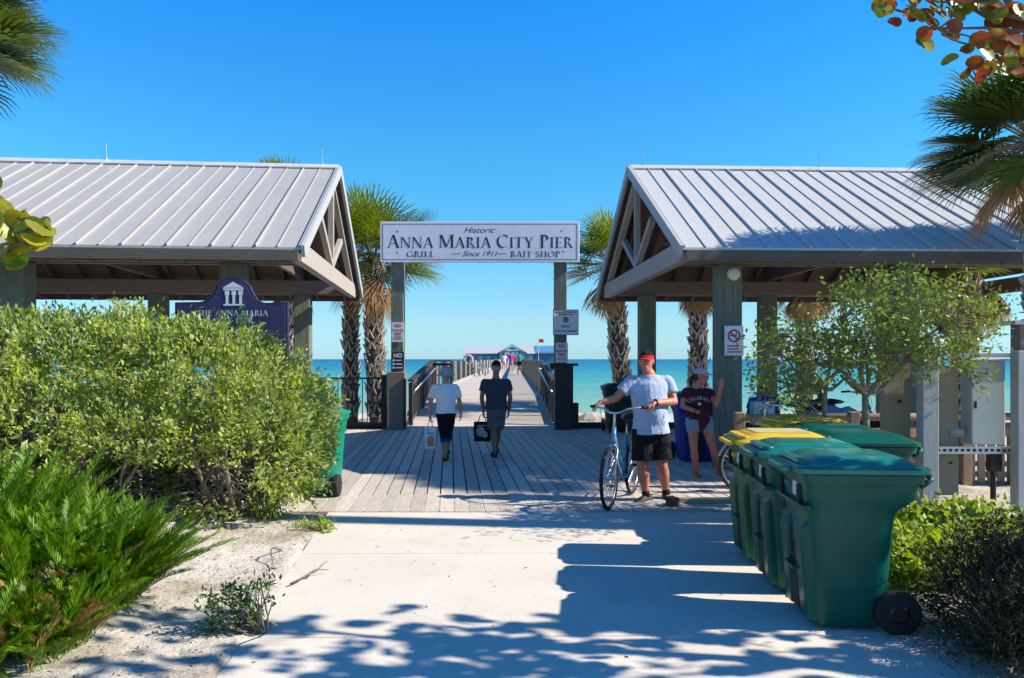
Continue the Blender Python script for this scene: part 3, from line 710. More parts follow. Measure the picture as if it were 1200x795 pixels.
def small_sign(name, label, cx, cz, w, h, y, m, cat='sign'):
    t = empty(name, (cx, y, cz-h/2), 0, label, cat)
    MB().box((0, 0, h/2), (w, .02, h)).build('panel', m, t, bevel=.002)
    return t
def sgn_px(px0, py0, px1, py1, Y): 
    a = P(px0, py1, Y); b = P(px1, py0, Y); return (a.x+b.x)/2, (a.z+b.z)/2, b.x-a.x, b.z-a.z
cx, cz, w, h = sgn_px(459, 378, 473.5, 401, SY-.17)
s1 = small_sign('dogs_sign', 'small white sign with red lettering on the left gate post', cx, cz, w, h, SY-.17, M['white'])
sans('lettering', 'NO', .10, M['red'], s1, (0,-.013,h-.11), bold=.004)
sans('lettering', 'DOGS ON', .072, M['red'], s1, (0,-.013,h-.21), bold=.003, xs=.8)
sans('lettering', 'PIER', .085, M['red'], s1, (0,-.013,h-.30), bold=.003)
mb = MB(); [mb.bx(-w*.38+.01*k, w*.38-.012*k, -.0125, -.0115, .06+.03*k, .07+.03*k) for k in range(3)]; mb.build('small_print', M['red'], s1)
cx, cz, w, h = sgn_px(459, 412.5, 473.5, 434.5, SY-.17)
s1 = small_sign('rules_sign', 'small navy blue sign headed NO on the left gate post', cx, cz, w, h, SY-.17, M['navy'])
sans('lettering', 'NO', .13, M['cream'], s1, (0,-.013,h-.13), bold=.005)
mb = MB()
for k in range(3):
    mb.bx(-.05, .12-.02*k, -.0125, -.0115, .055+.085*k, .08+.085*k); mb.bx(-.125, -.075, -.0125, -.0115, .045+.085*k, .09+.085*k)
mb.build('small_print', M['cream'], s1)
cx, cz, w, h = sgn_px(648, 363, 678, 393, SY-.19)
s1 = small_sign('hours_sign', 'square white notice with round navy emblem on the right gate post', cx, cz, w, h, SY-.19, M['white'])
mb = MB(); mb.torus((0,-.012,h*.60),(0,1,0),.055,.011,24,4); mb.ell((0,-.012,h*.60),.03,.003,.036,nu=10,nv=6); mb.build('emblem', M['ink'], s1)
sans('lettering', 'DAILY', .075, M['ink'], s1, (0,-.013,h*.30), bold=.002)
mb = MB()
for zz, ww in ((h*.90,.24),(h*.81,.17),(h*.16,.25)):
    x = -ww
    while x < ww-.02: l_ = rnd.uniform(.02,.05); mb.bx(x, min(ww,x+l_), -.0125, -.0115, zz-.014, zz+.014); x += l_+.012
mb.build('small_print', M['ink'], s1)
fr = MB()
for a_ in ((-w/2,-w/2+.012,0,h),(w/2-.012,w/2,0,h)): fr.bx(a_[0],a_[1],-.0135,-.0105,a_[2],a_[3])
fr.bx(-w/2+.013,w/2-.013,-.0135,-.0105,h-.012,h); fr.bx(-w/2+.013,w/2-.013,-.0135,-.0105,0,.012); fr.build('sign_border', M['ink'], s1)
cx, cz, w, h = sgn_px(651, 402, 665.5, 425, SY-.17)
s1 = small_sign('dogs_sign', 'small white sign with red lettering under the square notice on the right gate post', cx, cz, w, h, SY-.17, M['white'])
sans('lettering', 'NO', .10, M['red'], s1, (0,-.013,h-.11), bold=.004)
sans('lettering', 'DOGS ON', .072, M['red'], s1, (0,-.013,h-.21), bold=.003, xs=.8)
sans('lettering', 'PIER', .085, M['red'], s1, (0,-.013,h-.30), bold=.003)
mb = MB(); [mb.bx(-w*.38+.01*k, w*.38-.012*k, -.0125, -.0115, .06+.03*k, .07+.03*k) for k in range(3)]; mb.build('small_print', M['red'], s1)

def nosmoke(px0, py0, px1, py1, Y, label):
    cx, cz, w, h = sgn_px(px0, py0, px1, py1, Y)
    s1 = small_sign('no_smoking_sign', label, cx, cz, w, h, Y, M['white'])
    mb = MB(); c = (-.0, -.0125, h*.66); r_ = w*.30
    mb.torus(c, (0,1,0), r_, w*.045, 28, 4); mb.beam((c[0]-r_*.7,c[1]-.001,c[2]+r_*.7),(c[0]+r_*.7,c[1]-.001,c[2]-r_*.7), .004, w*.08, up=(.7,0,.7)); mb.build('prohibition_ring', M['red'], s1)
    mb = MB(); mb.bx(-r_*.65, r_*.5, -.013, -.0115, h*.645, h*.69); mb.beam((r_*.3,-.0125,h*.71),(r_*.5,-.0125,h*.78),.002,.012); mb.build('cigarette', M['ink'], s1)
    mb = MB(); [mb.bx(-w*.36, w*.36-.03*(k%2), -.0125, -.0115, h*(.10+.10*k), h*(.10+.10*k)+.02) for k in range(3)]; mb.build('small_print', M['red'], s1)
    return s1
FPX = P(856,300,11.55).x
nosmoke(849, 382, 871, 417, 11.36, 'white no smoking sign on the front green post of the right pavilion')
nosmoke(902, 392, 918, 420, 16.95, 'shaded no smoking sign on the back post of the right pavilion, behind the small tree')
p = P(860.5, 321, 11.37)
tag(MB().tube([(p.x,p.y,p.z),(p.x,p.y+.05,p.z)], [.095,.10], 20).ell((p.x,p.y,p.z), .085,.03,.085, nu=16,nv=8).build('round_lamp', M['white'], smooth=True), 'round white unlit lamp high on the front post of the right pavilion', 'lamp')

# black metal fence left of gate
t = empty('metal_fence', (-5, 18.0, 0), 0, 'black metal bar fence between the left pavilion and the gate', 'fence')
mb = MB().beam((-12,18,1.2),(-2.98,18,1.2),.04,.04).beam((-12,18,.12),(-2.98,18,.12),.04,.04); mb.build('rail', M['black'], t, world=True)
mb = MB(); x = -11.9
while x < -3.0: mb.box((x,18,.65),(.018,.018,1.1)); x += .115
tag(mb.build('bar', M['black'], t, world=True), kind='stuff')
for x in (-12,-9,-6,-3.0): MB().box((x,18,.64),(.07 if x < -3.1 else .12,.07,1.28)).build('post', M['black'], t, world=True)
tag(MB().bx(-3.05-.12, -3.05+.06, 18.6, 18.75, -.6, .55).build('utility_pedestal', M['trim'], bevel=.02), 'small pale pedestal on the sand behind the black fence', 'pedestal')

# ------------------------------------------------------------------ purple city sign
QY = 9.3
def q(px, py): v = P(px, py, QY); return (v.x, v.z)
t = empty('city_sign', ((271-600)/F*QY, QY, 0), 0, 'purple carved sign with white temple emblem behind the hedge', 'sign')
outer = [q(205,430), q(337,430), q(337,354.5), q(309,355), q(302,352), q(297,345), q(292,335), q(284,327.5), q(272,325), q(261,327), q(254,334), q(249,345), q(242,352), q(234,354), q(205,354.5)]
def offs(poly, d):
    cx_ = sum(a for a,_ in poly)/len(poly); out = []
    n = len(poly)
    for i in range(n):
        a = Vector(poly[i-1]); b = Vector(poly[i]); c = Vector(poly[(i+1)%n])
        n1 = Vector((-(b-a).y, (b-a).x)).normalized(); n2 = Vector((-(c-b).y, (c-b).x)).normalized()
        m_ = (n1+n2).normalized(); out.append(tuple(b+m_*d/max(.4, m_.dot(n1))))
    return out
MB().prism_y(outer, QY, QY+.07).build('sign_rim', M['purpled'], t, world=True)
brd = MB().prism_y(offs(outer, .03), QY-.012, QY-.002).build('sign_board', M['purple'], t, world=True)
lm = MB(); ly = QY-.016
def sq(ax, ay, bx_, by_): a = q(ax, ay); b = q(bx_, by_); lm.bx(a[0], b[0], ly, ly+.003, b[1], a[1])
lm.prism_y([q(261.5,337.5), q(286,337.5), q(273.5,330.5)], ly-.001, ly+.002)
sq(262, 340.5, 285.5, 338.2); sq(262.5, 358.5, 286, 356.5)
for xx in (264.0, 271.9, 279.8): sq(xx, 346, xx+5, 341.2); sq(xx+1, 356.3, xx+4, 346.2)
h = (q(0,364)[1]-q(0,370.5)[1]); w = serif_width('THE ANNA MARIA', h, 1, None); r_ = (q(315,0)[0]-q(231,0)[0])/w
serif(lm, 'THE ANNA MARIA', q(231,0)[0], q(0,370.5)[1], h, ly, r_)
w = serif_width('CITY PIER', h, 1, None); r_ = (q(298,0)[0]-q(250,0)[0])/w
serif(lm, 'CITY PIER', q(250,0)[0], q(0,379)[1], h, ly, r_)
lm.build('lettering', M['cream'], brd, world=True)
for px in (215, 328): 
    v = P(px, 0, QY); MB().box((v.x, QY+.12, 1.1), (.1,.1,2.2)).build('post', M['purpled'], t, world=True)

# ------------------------------------------------------------------ wheeled bins
def rrect(x0, x1, hw, r, z, n=5):
    pts = []
    for cx_, cy_, a0 in ((x1-r, hw-r, 0), (x0+r, hw-r, 90), (x0+r, -hw+r, 180), (x1-r, -hw+r, 270)):
        for i in range(n+1):
            a = R(a0+90*i/n); pts.append((cx_+r*math.cos(a), cy_+r*math.sin(a), z))
    return pts
def loftz(mb, rings, cap0=True, cap1=True):
    n = len(rings[0]); vs = [p for r_ in rings for p in r_]; fs = []
    for i in range(len(rings)-1):
        for k in range(n): fs.append((i*n+k, i*n+(k+1)%n, (i+1)*n+(k+1)%n, (i+1)*n+k))
    if cap0: fs.append(tuple(reversed(range(n))))
    if cap1: fs.append(tuple((len(rings)-1)*n+k for k in range(n)))
    mb.add(vs, fs)
def make_bin(label, mbody, mlid, panel=None, k=1.0, group='wheeled bins in two rows beside the path'):
    t = empty('wheeled_bin', (0,0,0), 0, label, 'bin', group)
    mb = MB()
    # x: front (-) to back (+)
    prof = [(.03,.06,.48,.245,.07),(.05,.045,.50,.255,.09),(.30,.03,.52,.275,.11),(.58,.015,.54,.295,.12),(.68,.01,.55,.302,.12),(.735,.005,.575,.306,.12),(.775,.0,.63,.312,.11),(.81,-.005,.665,.318,.10),(.90,-.01,.675,.325,.09),(.905,-.03,.695,.345,.09),(.955,-.035,.705,.35,.09),(.965,-.025,.695,.34,.08)]
    loftz(mb, [rrect(a, b, hw, r_, z) for z, a, b, hw, r_ in prof])
    body = mb.build('body', mbody, t, smooth=True); sm_angle(body)
    mb = MB()
    lp = [(.960,-.055,.715,.352,.08),(.967,-.062,.728,.360,.09),(.990,-.062,.728,.360,.09),(1.000,-.05,.715,.350,.09),(1.010,-.00,.68,.31,.09),(1.040,.05,.62,.26,.09),(1.055,.09,.58,.22,.09),(1.058,.15,.5,.16,.09)]
    loftz(mb, [rrect(a, b, hw, r_, z) for z, a, b, hw, r_ in lp])
    lid = mb.build('lid', mlid, t, smooth=True); sm_angle(lid)
    mb = MB(); loftz(mb, [rrect(-.115,-.05,.20,.03,z) for z in (.955,.985)]); loftz(mb, [rrect(-.03,.07,.25,.045,1.012), rrect(-.02,.06,.24,.04,1.034)])
    mb.build('lid_grip', mlid, lid, bevel=.006)
    if panel: 
        mb = MB(); loftz(mb, [rrect(.10,.56,.20,.05,1.0585), rrect(.11,.55,.19,.05,1.063)]); mb.build('lid_panel', panel, lid)
    # front pads with channel, catch bars
    mb = MB()
    for s_ in (-1, 1):
        loftz(mb, [rrect(-.0+.02, .12, .055, .02, .07), rrect(-.022, .12, .065, .02, .60), rrect(.01, .12, .065, .02, .68)])
        for i in range(len(mb.v)-72 if False else 0, 0): pass
    pads = MB()
    for s_ in (-1, 1):
        tmp = MB(); loftz(tmp, [rrect(.022,.12,.075,.025,.06), rrect(-.018,.12,.085,.025,.56), rrect(-.005,.12,.085,.025,.63), rrect(.03,.12,.085,.025,.67)])
        tmp.v = [(x_, y_+s_*.165, z_) for x_, y_, z_ in tmp.v]; pads.add(tmp.v, tmp.f)
    pads.bx(-.028,.03,-.30,.30,.735,.765); pads.bx(-.030,.03,-.10,.10,.33,.352)
    pads.build('front_panel', mbody, body, bevel=.006)
    mb = MB()
    for s_ in (-1, 1): mb.bx(-.0285,-.005,s_*.20-.018,s_*.20+.018,.76,.88)
    mb.bx(.02,.034,-.075,.075,.08,.60)
    mb.build('grip_slot_shade', M['rubber'], body, bevel=.004)  # black blocks paint in the shade of the slots and centre channel
    mb = MB().bx(-.0125,-.0115+.004,-.14,-.05,.80,.885); mb.build('sticker', M['label'], body)
    # stamped mark ridges
    mb = MB()
    for i in range(5): mb.bx(-.0145,-.005,.02+.028*i,.038+.028*i,.83,.86)
    mb.build('stamped_mark', mlid, body)
    # handle, axle, wheels
    mb = MB().tube([(.68,-.26,.88),(.745,-.25,.925),(.755,-.22,.935),(.755,.22,.935),(.745,.25,.925),(.68,.26,.88)], .016, 8)
    for y_ in (-.12,.12): mb.box((.715,y_,.91),(.08,.03,.05))
    mb.build('handle', mbody, t, smooth=True)
    MB().tube([(.53,-.31,.13),(.53,.31,.13)], .014, 8).build('axle', M['black'], t)
    for s_ in (-1, 1):
        mb = MB(); mb.tube([(.53,s_*.265,.135),(.53,s_*.275,.135),(.53,s_*.325,.135),(.53,s_*.335,.135)], [.115,.133,.133,.12], 28)
        w_ = mb.build('wheel', M['rubber'], t, bevel=.004)
        mb = MB().tube([(.53,s_*.33,.135),(.53,s_*.345,.135)], [.07,.045], 18); mb.build('hub', M['black'], w_)
    if k != 1: t.scale = (k,k,k)
    return t
def sm_angle(o):
    md = o.modifiers.new('es', 'EDGE_SPLIT'); md.split_angle = R(38)
G1 = 'wheeled bins in two rows beside the path'
bA = make_bin('green bin nearest the viewer, front of the row beside the path', M['bin'], M['binlid'])
setloc(bA, (1.80, 4.93, 0), R(-5))
bB = setloc(copy_tree(bA), (1.82, 5.65, 0), R(-6), 'green bin in the row between the nearest bin and the yellow lidded one')
bD = setloc(copy_tree(bA), (2.56, 6.47, -.01), R(-4), 'green bin behind the nearest bin on its right, only its lid edge showing')
bE = setloc(copy_tree(bA), (2.64, 7.18, -.01), R(-3), 'green bin behind the row, its dark lid showing under the small tree')
bC = make_bin('green bin with yellow lid and dusty lid panel, farthest of the row on the path', M['bin2'], M['yellow'], M['dirtylid'])
setloc(bC, (1.87, 6.38, 0), R(-4))
for b_ in (bD, bE):
    for ch in list(b_.children):
        if ch.name.startswith('lid'):
            ch.data = ch.data.copy(); ch.data.materials.clear(); ch.data.materials.append(M['bin'])
            for c2_ in ch.children: c2_.data = c2_.data.copy(); c2_.data.materials.clear(); c2_.data.materials.append(M['bin'])
bF = setloc(copy_tree(bC), (2.70, 7.93, 0), R(2), 'bin with yellow lid mostly hidden behind the row, only a yellow strip showing')
tl = make_bin('bright teal bin poking out behind the right end of the hedge', M['teal'], M['teal'], group='bins on the boardwalk')
setloc(tl, (-2.40, 9.75, 0), R(-90))
db = make_bin('dark green bin at the seaward edge behind the man with the bicycle', M['bind'], M['bind'], group='bins on the boardwalk')
setloc(db, (2.42, 17.2, 0), R(90), None, 1.04)
bb = make_bin('royal blue bin between the man in light blue and the woman in maroon', M['blueb'], M['blueb'], group='bins on the boardwalk')
setloc(bb, (2.98, 12.2, 0), R(90), None, 1.06)

# ------------------------------------------------------------------ small timber fence, cabinets, posts at right
t = empty('slat_fence', (2.9, 9.8, 0), 0, 'low tan timber fence with round top rail behind the bins', 'fence')
MB().tube([(2.88,9.8,.90),(7.4,10.1,.90)], .05, 10).build('top_rail', M['fencew'], t, world=True, smooth=True)
MB().beam((2.88,9.8,.70),(7.4,10.1,.70),.05,.12).build('middle_rail', M['fencew'], t, world=True)
for x in (2.90,4.4,5.9,7.35): MB().box((x,9.8+(x-2.88)*.066,.48),(.12,.12,.98)).build('post', M['fencew'], t, world=True, bevel=.01)
mb = MB(); x = 3.05
while x < 7.3: mb.box((x,9.86+(x-2.88)*.066,.36),(.09,.025,.68)); x += .135
tag(mb.build('slat', M['fencew'], t, world=True), kind='stuff')

UY = 8.3
t = empty('utility_rack', (4.9, UY, 0), 0, 'utility rack of two pale grey posts carrying plywood boards, a cabinet and pipes', 'utility rack')
MB().box((4.49,UY,.85),(.175,.14,1.85)).build('post', M['gpost'], t, world=True, bevel=.008)
MB().box((5.50,UY-.02,.85),(.175,.14,1.78)).build('post', M['gpost'], t, world=True, bevel=.008)
MB().box((4.28,UY+.28,1.02),(.30,.09,1.18)).build('board', M['ply'], t, world=True, bevel=.004)
MB().box((4.77,UY+.26,.86),(.36,.10,1.44)).build('board', M['ply'], t, world=True, bevel=.004)
MB().beam((4.1,UY+.10,.655),(5.62,UY+.10,.655),.04,.08).build('slotted_channel', M['galv'], t, world=True)
mb = MB(); x = 4.2
while x < 5.55: mb.box((x,UY+.079,.655),(.035,.004,.03)); x += .065
mb.build('slot', M['black'], t, world=True)
MB().beam((4.3,UY+.12,1.69),(5.75,UY+.12,1.69),.10,.045).build('top_bar', M['gpost'], t, world=True)
mb = MB().box((5.22,UY+.22,1.17),(.37,.22,.92)).box((5.22,UY+.20,1.645),(.42,.28,.025)); cab = mb.build('cabinet', M['gbox'], t, world=True, bevel=.012)
MB().box((5.07,UY+.10,1.15),(.02,.015,.08)).build('latch', M['black'], cab, world=True)
MB().tube([(4.85,UY+.24,.84),(5.1,UY+.24,.84)], .055, 12).build('pipe', M['pipe'], t, world=True, smooth=True)
MB().box((5.3,UY+.15,.52),(.12,.1,.2)).tube([(5.3,UY+.16,.5),(5.3,UY+.16,-.1)],.03,8).build('conduit', M['black'], t, world=True)
for xb, yb in ((4.42,-.06),(4.58,-.055),(4.26,.0)): pass
mb = MB()
for x_, z_ in ((4.30,1.18),(4.72,1.18),(4.72,.62),(4.86,.5)): mb.tube([(x_,UY+.20,z_),(x_,UY+.235,z_)],.018,6)
mb.build('bolt', M['black'], t, world=True)
t = empty('timber_post', (6.6, 10, 0), 0, 'plain timber post with pale cap at the right edge', 'post')
MB().box((6.65,10,1.0),(.2,.2,2.2)).build('shaft', M['beam'], t, world=True, bevel=.01)
MB().box((6.65,10,2.12),(.42,.34,.05)).build('cap', M['gpost'], t, world=True)

# rocks on the beach
RL = ['leftmost pale rock on the beach right of the gate','broad pale rock on the beach right of the gate','pale rock just left of the dark green bin','small pale rock low behind the edge timber right of the gate','small rock tucked against the right gate post','pale rock behind the dark green bin','pale rock on the beach behind the small tree','rock on the beach between the two back posts of the right pavilion','pale rock at the foot of the palms left of the gate','small rock behind the black fence beside the gate','pale rock behind the grey cabinet pipe','small rock left of the grey cabinet']
for i, (px, py, s_) in enumerate([(680,496,.6),(690,492,.8),(700,494,.7),(697,499,.5),(684,500,.45),(712,496,.6),(1000,500,.8),(930,500,.6),(402,492,.6),(428,497,.5),(1148,492,.7),(1135,498,.5)]):
    Y = 24+rnd.uniform(-1,6); X = (px-600)/F*Y; z = gh(X, Y)
    mb = MB().ell((X,Y,z+.1*s_),.9*s_,.6*s_,.42*s_,nu=10,nv=7)
    mb.v = [(x_+.16*s_*noise.noise(Vector((x_*2,y_*2,z_*2))), y_, z_+.25*s_*noise.noise(Vector((x_*3,y_*3,z_*3+5)))) for x_,y_,z_ in mb.v]
    tag(mb.build('rock', M['rock']), RL[i], 'rock', 'rubble rocks on the beach')

# ------------------------------------------------------------------ foliage tools
def leafobj(name, Pn, D, S, Ln, W, m, parent=None, world=True, fold=.15, kind=None):
    """arrays of leaves: base point, unit direction, unit side, length, width"""
    n = len(Pn); D = D/np.linalg.norm(D, axis=1)[:,None]; S = S - D*(S*D).sum(1)[:,None]; S = S/np.maximum(1e-6, np.linalg.norm(S, axis=1))[:,None]
    Nn = np.cross(S, D); Ln = np.broadcast_to(np.asarray(Ln, float), (n,))[:,None]; W = np.broadcast_to(np.asarray(W, float), (n,))[:,None]
    v = np.stack([Pn, Pn+D*Ln*.45+S*W*.5+Nn*W*fold, Pn+D*Ln, Pn+D*Ln*.45-S*W*.5+Nn*W*fold], 1).reshape(-1, 3)
    return quads(name, v, m, parent, world)
def quads(name, v, m, parent=None, world=True):
    n = len(v)//4
    off = np.zeros(3); loc = Vector((0,0,0))
    if parent is not None and world: off = -np.array(world_loc(parent))
    if parent is None: loc = Vector(((v[:,0].min()+v[:,0].max())/2, (v[:,1].min()+v[:,1].max())/2, v[:,2].min())); off = -np.array(loc)
    v = v+off; me = bpy.data.meshes.new(name)
    me.vertices.add(len(v)); me.vertices.foreach_set('co', v.ravel())
    me.loops.add(n*4); me.loops.foreach_set('vertex_index', np.arange(n*4))
    me.polygons.add(n); me.polygons.foreach_set('loop_start', np.arange(0, n*4, 4)); me.polygons.foreach_set('loop_total', np.full(n, 4))
    me.update(); me.validate(); me.materials.append(m)
    o = bpy.data.objects.new(name, me); col.objects.link(o); o.location = loc
    if parent is not None: o.parent = parent
    return o
def rdir(n, up=0.0):
    d = rng.normal(size=(n,3)); d /= np.linalg.norm(d, axis=1)[:,None]; d[:,2] += up; return d/np.linalg.norm(d, axis=1)[:,None]
def limb(mb, a, b, r0, r1, wob=.1, n=6, sag=0, seg=6):
    a = Vector(a); b = Vector(b); L = (b-a).length; pts = []; rr = []
    k1 = Vector(rdir(1)[0])*L*wob; k2 = Vector(rdir(1)[0])*L*wob
    for i in range(n+1):
        t_ = i/n; p = a.lerp(b, t_)+k1*math.sin(math.pi*t_)+k2*math.sin(2*math.pi*t_)*.5+Vector((0,0,sag*L*math.sin(math.pi*t_)))
        pts.append(p); rr.append(r0+(r1-r0)*t_)
    mb.tube(pts, rr, seg); return pts

# ------------------------------------------------------------------ hedge (large grey-green shrub, left)
t = empty('hedge', (-4, 7.9, .1), 0, 'large rounded grey green hedge at left in front of the pavilion', 'hedge')
lobes = []   # (centre, radii)
for (px, py, Y, rx, ry, rz) in [(10,470,7.7,1.0,1.0,.85),(95,455,7.9,.95,1.0,.80),(175,452,8.0,.9,1.0,.78),(250,452,8.0,.82,.95,.70),(298,470,8.0,.64,.85,.66),(342,486,8.0,.40,.6,.52),
        (300,520,7.7,.62,.7,.62),(225,520,7.6,.7,.7,.60),(140,525,7.4,.8,.7,.65),(50,520,7.3,.9,.8,.75),(-60,480,7.6,1.2,1.0,.95),(318,545,7.8,.38,.5,.42),(-150,480,7.8,1.3,1.1,.95),
        (265,570,7.55,.42,.45,.30),(300,590,7.5,.26,.35,.2),(60,432,8.4,.9,.8,.58),(215,428,8.5,.9,.8,.46),(140,422,8.5,.6,.6,.46)]:
    lobes.append((np.array(P(px,py+9,Y)), np.array((rx,ry,rz))*.93))
def inside(p, k=.86):
    r_ = np.zeros(len(p), bool)
    for c, e in lobes: r_ |= (((p-c)/(e*k))**2).sum(1) < 1
    return r_
tips = []
for c, e in lobes:
    n = int(440*(e[0]*e[1]+e[0]*e[2]+e[1]*e[2]))
    d = rdir(n); rad = rng.uniform(.84, 1.08, n)[:,None]
    lump = np.array([1+.26*noise.noise(Vector(tuple(q_*2.6))+Vector(tuple(c)))+.16*noise.noise(Vector(tuple(q_*6.5))+Vector(tuple(c))) for q_ in d])[:,None]
    tips.append(c+d*e*rad*lump)
tips = np.concatenate(tips); tips = tips[~inside(tips)]; tips = tips[(tips[:,2] > .12)]
# drop random clumps so holes show
hole = np.array([noise.noise(Vector(tuple(p*1.5)))+.7*noise.noise(Vector(tuple(p*4.2))) for p in tips]); tips = tips[hole > -.40]
def carve(p, c, e): return ((((p-np.array(c))/np.array(e))**2).sum(1) > 1)
hollows = [(P(190,572,7.1),(.75,.75,.25)),(P(265,560,7.3),(.3,.5,.22)),(P(120,560,7.1),(.35,.6,.2)),(P(300,585,7.4),(.25,.4,.12))]
for c, e in hollows: tips = tips[carve(tips, c, e)]
print('hedge tips', len(tips))
per = 26; n = len(tips)*per
cen = np.repeat(tips, per, 0); 
outc = np.zeros_like(tips); best = np.full(len(tips), 1e9)
for c, e in lobes:
    q_ = (((tips-c)/e)**2).sum(1); m_ = q_ < best; best[m_] = q_[m_]; outc[m_] = ((tips-c)/e**2)[m_]
outc /= np.linalg.norm(outc, axis=1)[:,None]; outr = np.repeat(outc, per, 0)
d = rdir(n, .25)*.8+outr*.9
pos = cen+rng.normal(size=(n,3))*.034+outr*rng.uniform(-.07,.12,n)[:,None]
inner = []
for c, e in lobes:
    m_ = int(900*(e[0]*e[1]+e[0]*e[2]+e[1]*e[2])); q_ = rdir(m_); inner.append(c+q_*e*rng.uniform(.40,.74,m_)[:,None])
inner = np.concatenate(inner); inner = inner[~inside(inner,.55)]; inner = inner[inner[:,2] > .3]
hi_ = np.array([noise.noise(Vector(tuple(p*1.5)))+.7*noise.noise(Vector(tuple(p*4.2))) for p in inner]); inner = inner[hi_ > -.40]
for c, e in hollows: inner = inner[carve(inner, c, (e[0]*1.1, e[1]*1.6, e[2]*1.1))]
pos = np.concatenate([pos, inner]); d = np.concatenate([d, rdir(len(inner),.2)]); n = len(pos)
ln_ = rng.uniform(.028,.078,n); ln_[-len(inner):] = rng.uniform(.08,.13,len(inner)); wd_ = ln_*rng.uniform(.38,.5,n)
leafobj('foliage', pos, d, rdir(n), ln_, wd_, M['hedge'], t, fold=.2)
mb = MB()
for i in range(15):
    bx_ = rnd.uniform(-6.6,-2.3); by_ = rnd.uniform(7.4,8.3); b0 = Vector((bx_, by_, gh(bx_,by_)-.02))
    for k in range(4):
        tp = tips[rnd.randrange(len(tips))]; tr_ = 0
        while (Vector(tp)-b0).length > 1.7 and tr_ < 60: tp = tips[rnd.randrange(len(tips))]; tr_ += 1
        pts = limb(mb, b0, tp, .035, .008, .13)
        for j in range(7):
            tp2 = tips[rnd.randrange(len(tips))]; tr_ = 0
            while (Vector(tp2)-pts[3]).length > .8 and tr_ < 60: tp2 = tips[rnd.randrange(len(tips))]; tr_ += 1
            limb(mb, pts[rnd.choice((2,3,4,5))], tp2, .014, .004, .12, seg=4)
mb.build('branches', M['bark'], t, world=True, smooth=True)

# weathered board fence behind the hedge
t = empty('board_fence', (-4, 8.15, 0), 0, 'weathered slat fence just visible through the bottom of the hedge', 'fence')
mb = MB(); x = -7.2
while x < -2.75: mb.box((x, 8.95, .36), (.10,.02,.74+rnd.uniform(-.03,.03))); x += .14
tag(mb.build('slat', M['truss'], t, world=True), kind='stuff')
MB().beam((-7.2,8.98,.55),(-2.75,8.98,.55),.04,.09).build('rail', M['truss'], t, world=True)

# ------------------------------------------------------------------ coontie-like fern bush, bottom left
def fern_bush(label, base, nf, Lr, m, md, mdfrac=.06, up=.6, cat='fern', spread=.26):
    t = empty('fern_bush', base, 0, label, cat)
    V = []; Vd = []; st_ = MB()
    for i in range(nf):
        az = rnd.uniform(0, 2*math.pi); el = rnd.uniform(.75, 1.52); L = rnd.uniform(*Lr)
        b0 = Vector(base)+Vector((max(-1.7*spread, min(1.25*spread, rnd.gauss(0,spread))), rnd.gauss(0,spread*.75), .0))
        h_ = Vector((math.cos(az), math.sin(az), 0)); p = b0.copy(); ang = el; pts = [p.copy()]
        N_ = 22; dead = rnd.random() < mdfrac
        for k in range(N_):
            d_ = h_*math.cos(ang)+Vector((0,0,1))*math.sin(ang); p = p+d_*(L/N_); pts.append(p.copy()); ang -= .016+.020*rnd.random()
        st_.tube(pts[::3], [.0026]*len(pts[::3]), 4)
        tgt = Vd if dead else V
        for k in range(4, N_+1):
            d_ = (pts[k]-pts[k-1]).normalized(); s_ = d_.cross(Vector((0,0,1)))
            if s_.length < .01: s_ = Vector((1,0,0))
            s_.normalize(); u_ = s_.cross(d_)
            for sg in (-1, 1):
                for jj in (0, .25, .5, .75):
                    bp_ = pts[k-1].lerp(pts[k], jj)
                    ld = (s_*sg*.46+d_*.95+u_*rnd.uniform(.05,.45)).normalized(); ll = .115*(1-.55*((k-4)/N_-.25)**2*2)*rnd.uniform(.8,1.1)
                    wd = d_.cross(ld).cross(ld).normalized()*.0034
                    a_ = bp_+ld*.0; tip = bp_+ld*ll+Vector((0,0,-.012)); mid = bp_+ld*ll*.55
                    tgt += [a_, mid+wd, tip, mid-wd]
    quads('fronds', np.array([tuple(v) for v in V]), m, t)
    if Vd: quads('withered_fronds', np.array([tuple(v) for v in Vd]), md, t)
    st_.build('stems', M['fern'], t, world=True)
    return t
fb = [(-2.75,4.75,.16),(-3.25,4.6,.2)]
fern_bush('dark green feathery fern bush in the bottom left foreground', (-2.80,4.85,.06), 460, (.45,.80), M['fern'], M['fernd'], .02)
fern_bush('brighter green fern bush at the left edge, against the hedge', (-3.55,5.1,.12), 460, (.60,.98), M['fern'], M['fernd'], .02, spread=.3)
fern_bush('low fern bush at the bottom left corner below the others', (-2.72,4.25,.03), 380, (.28,.55), M['fern'], M['fernd'], .12, spread=.24)

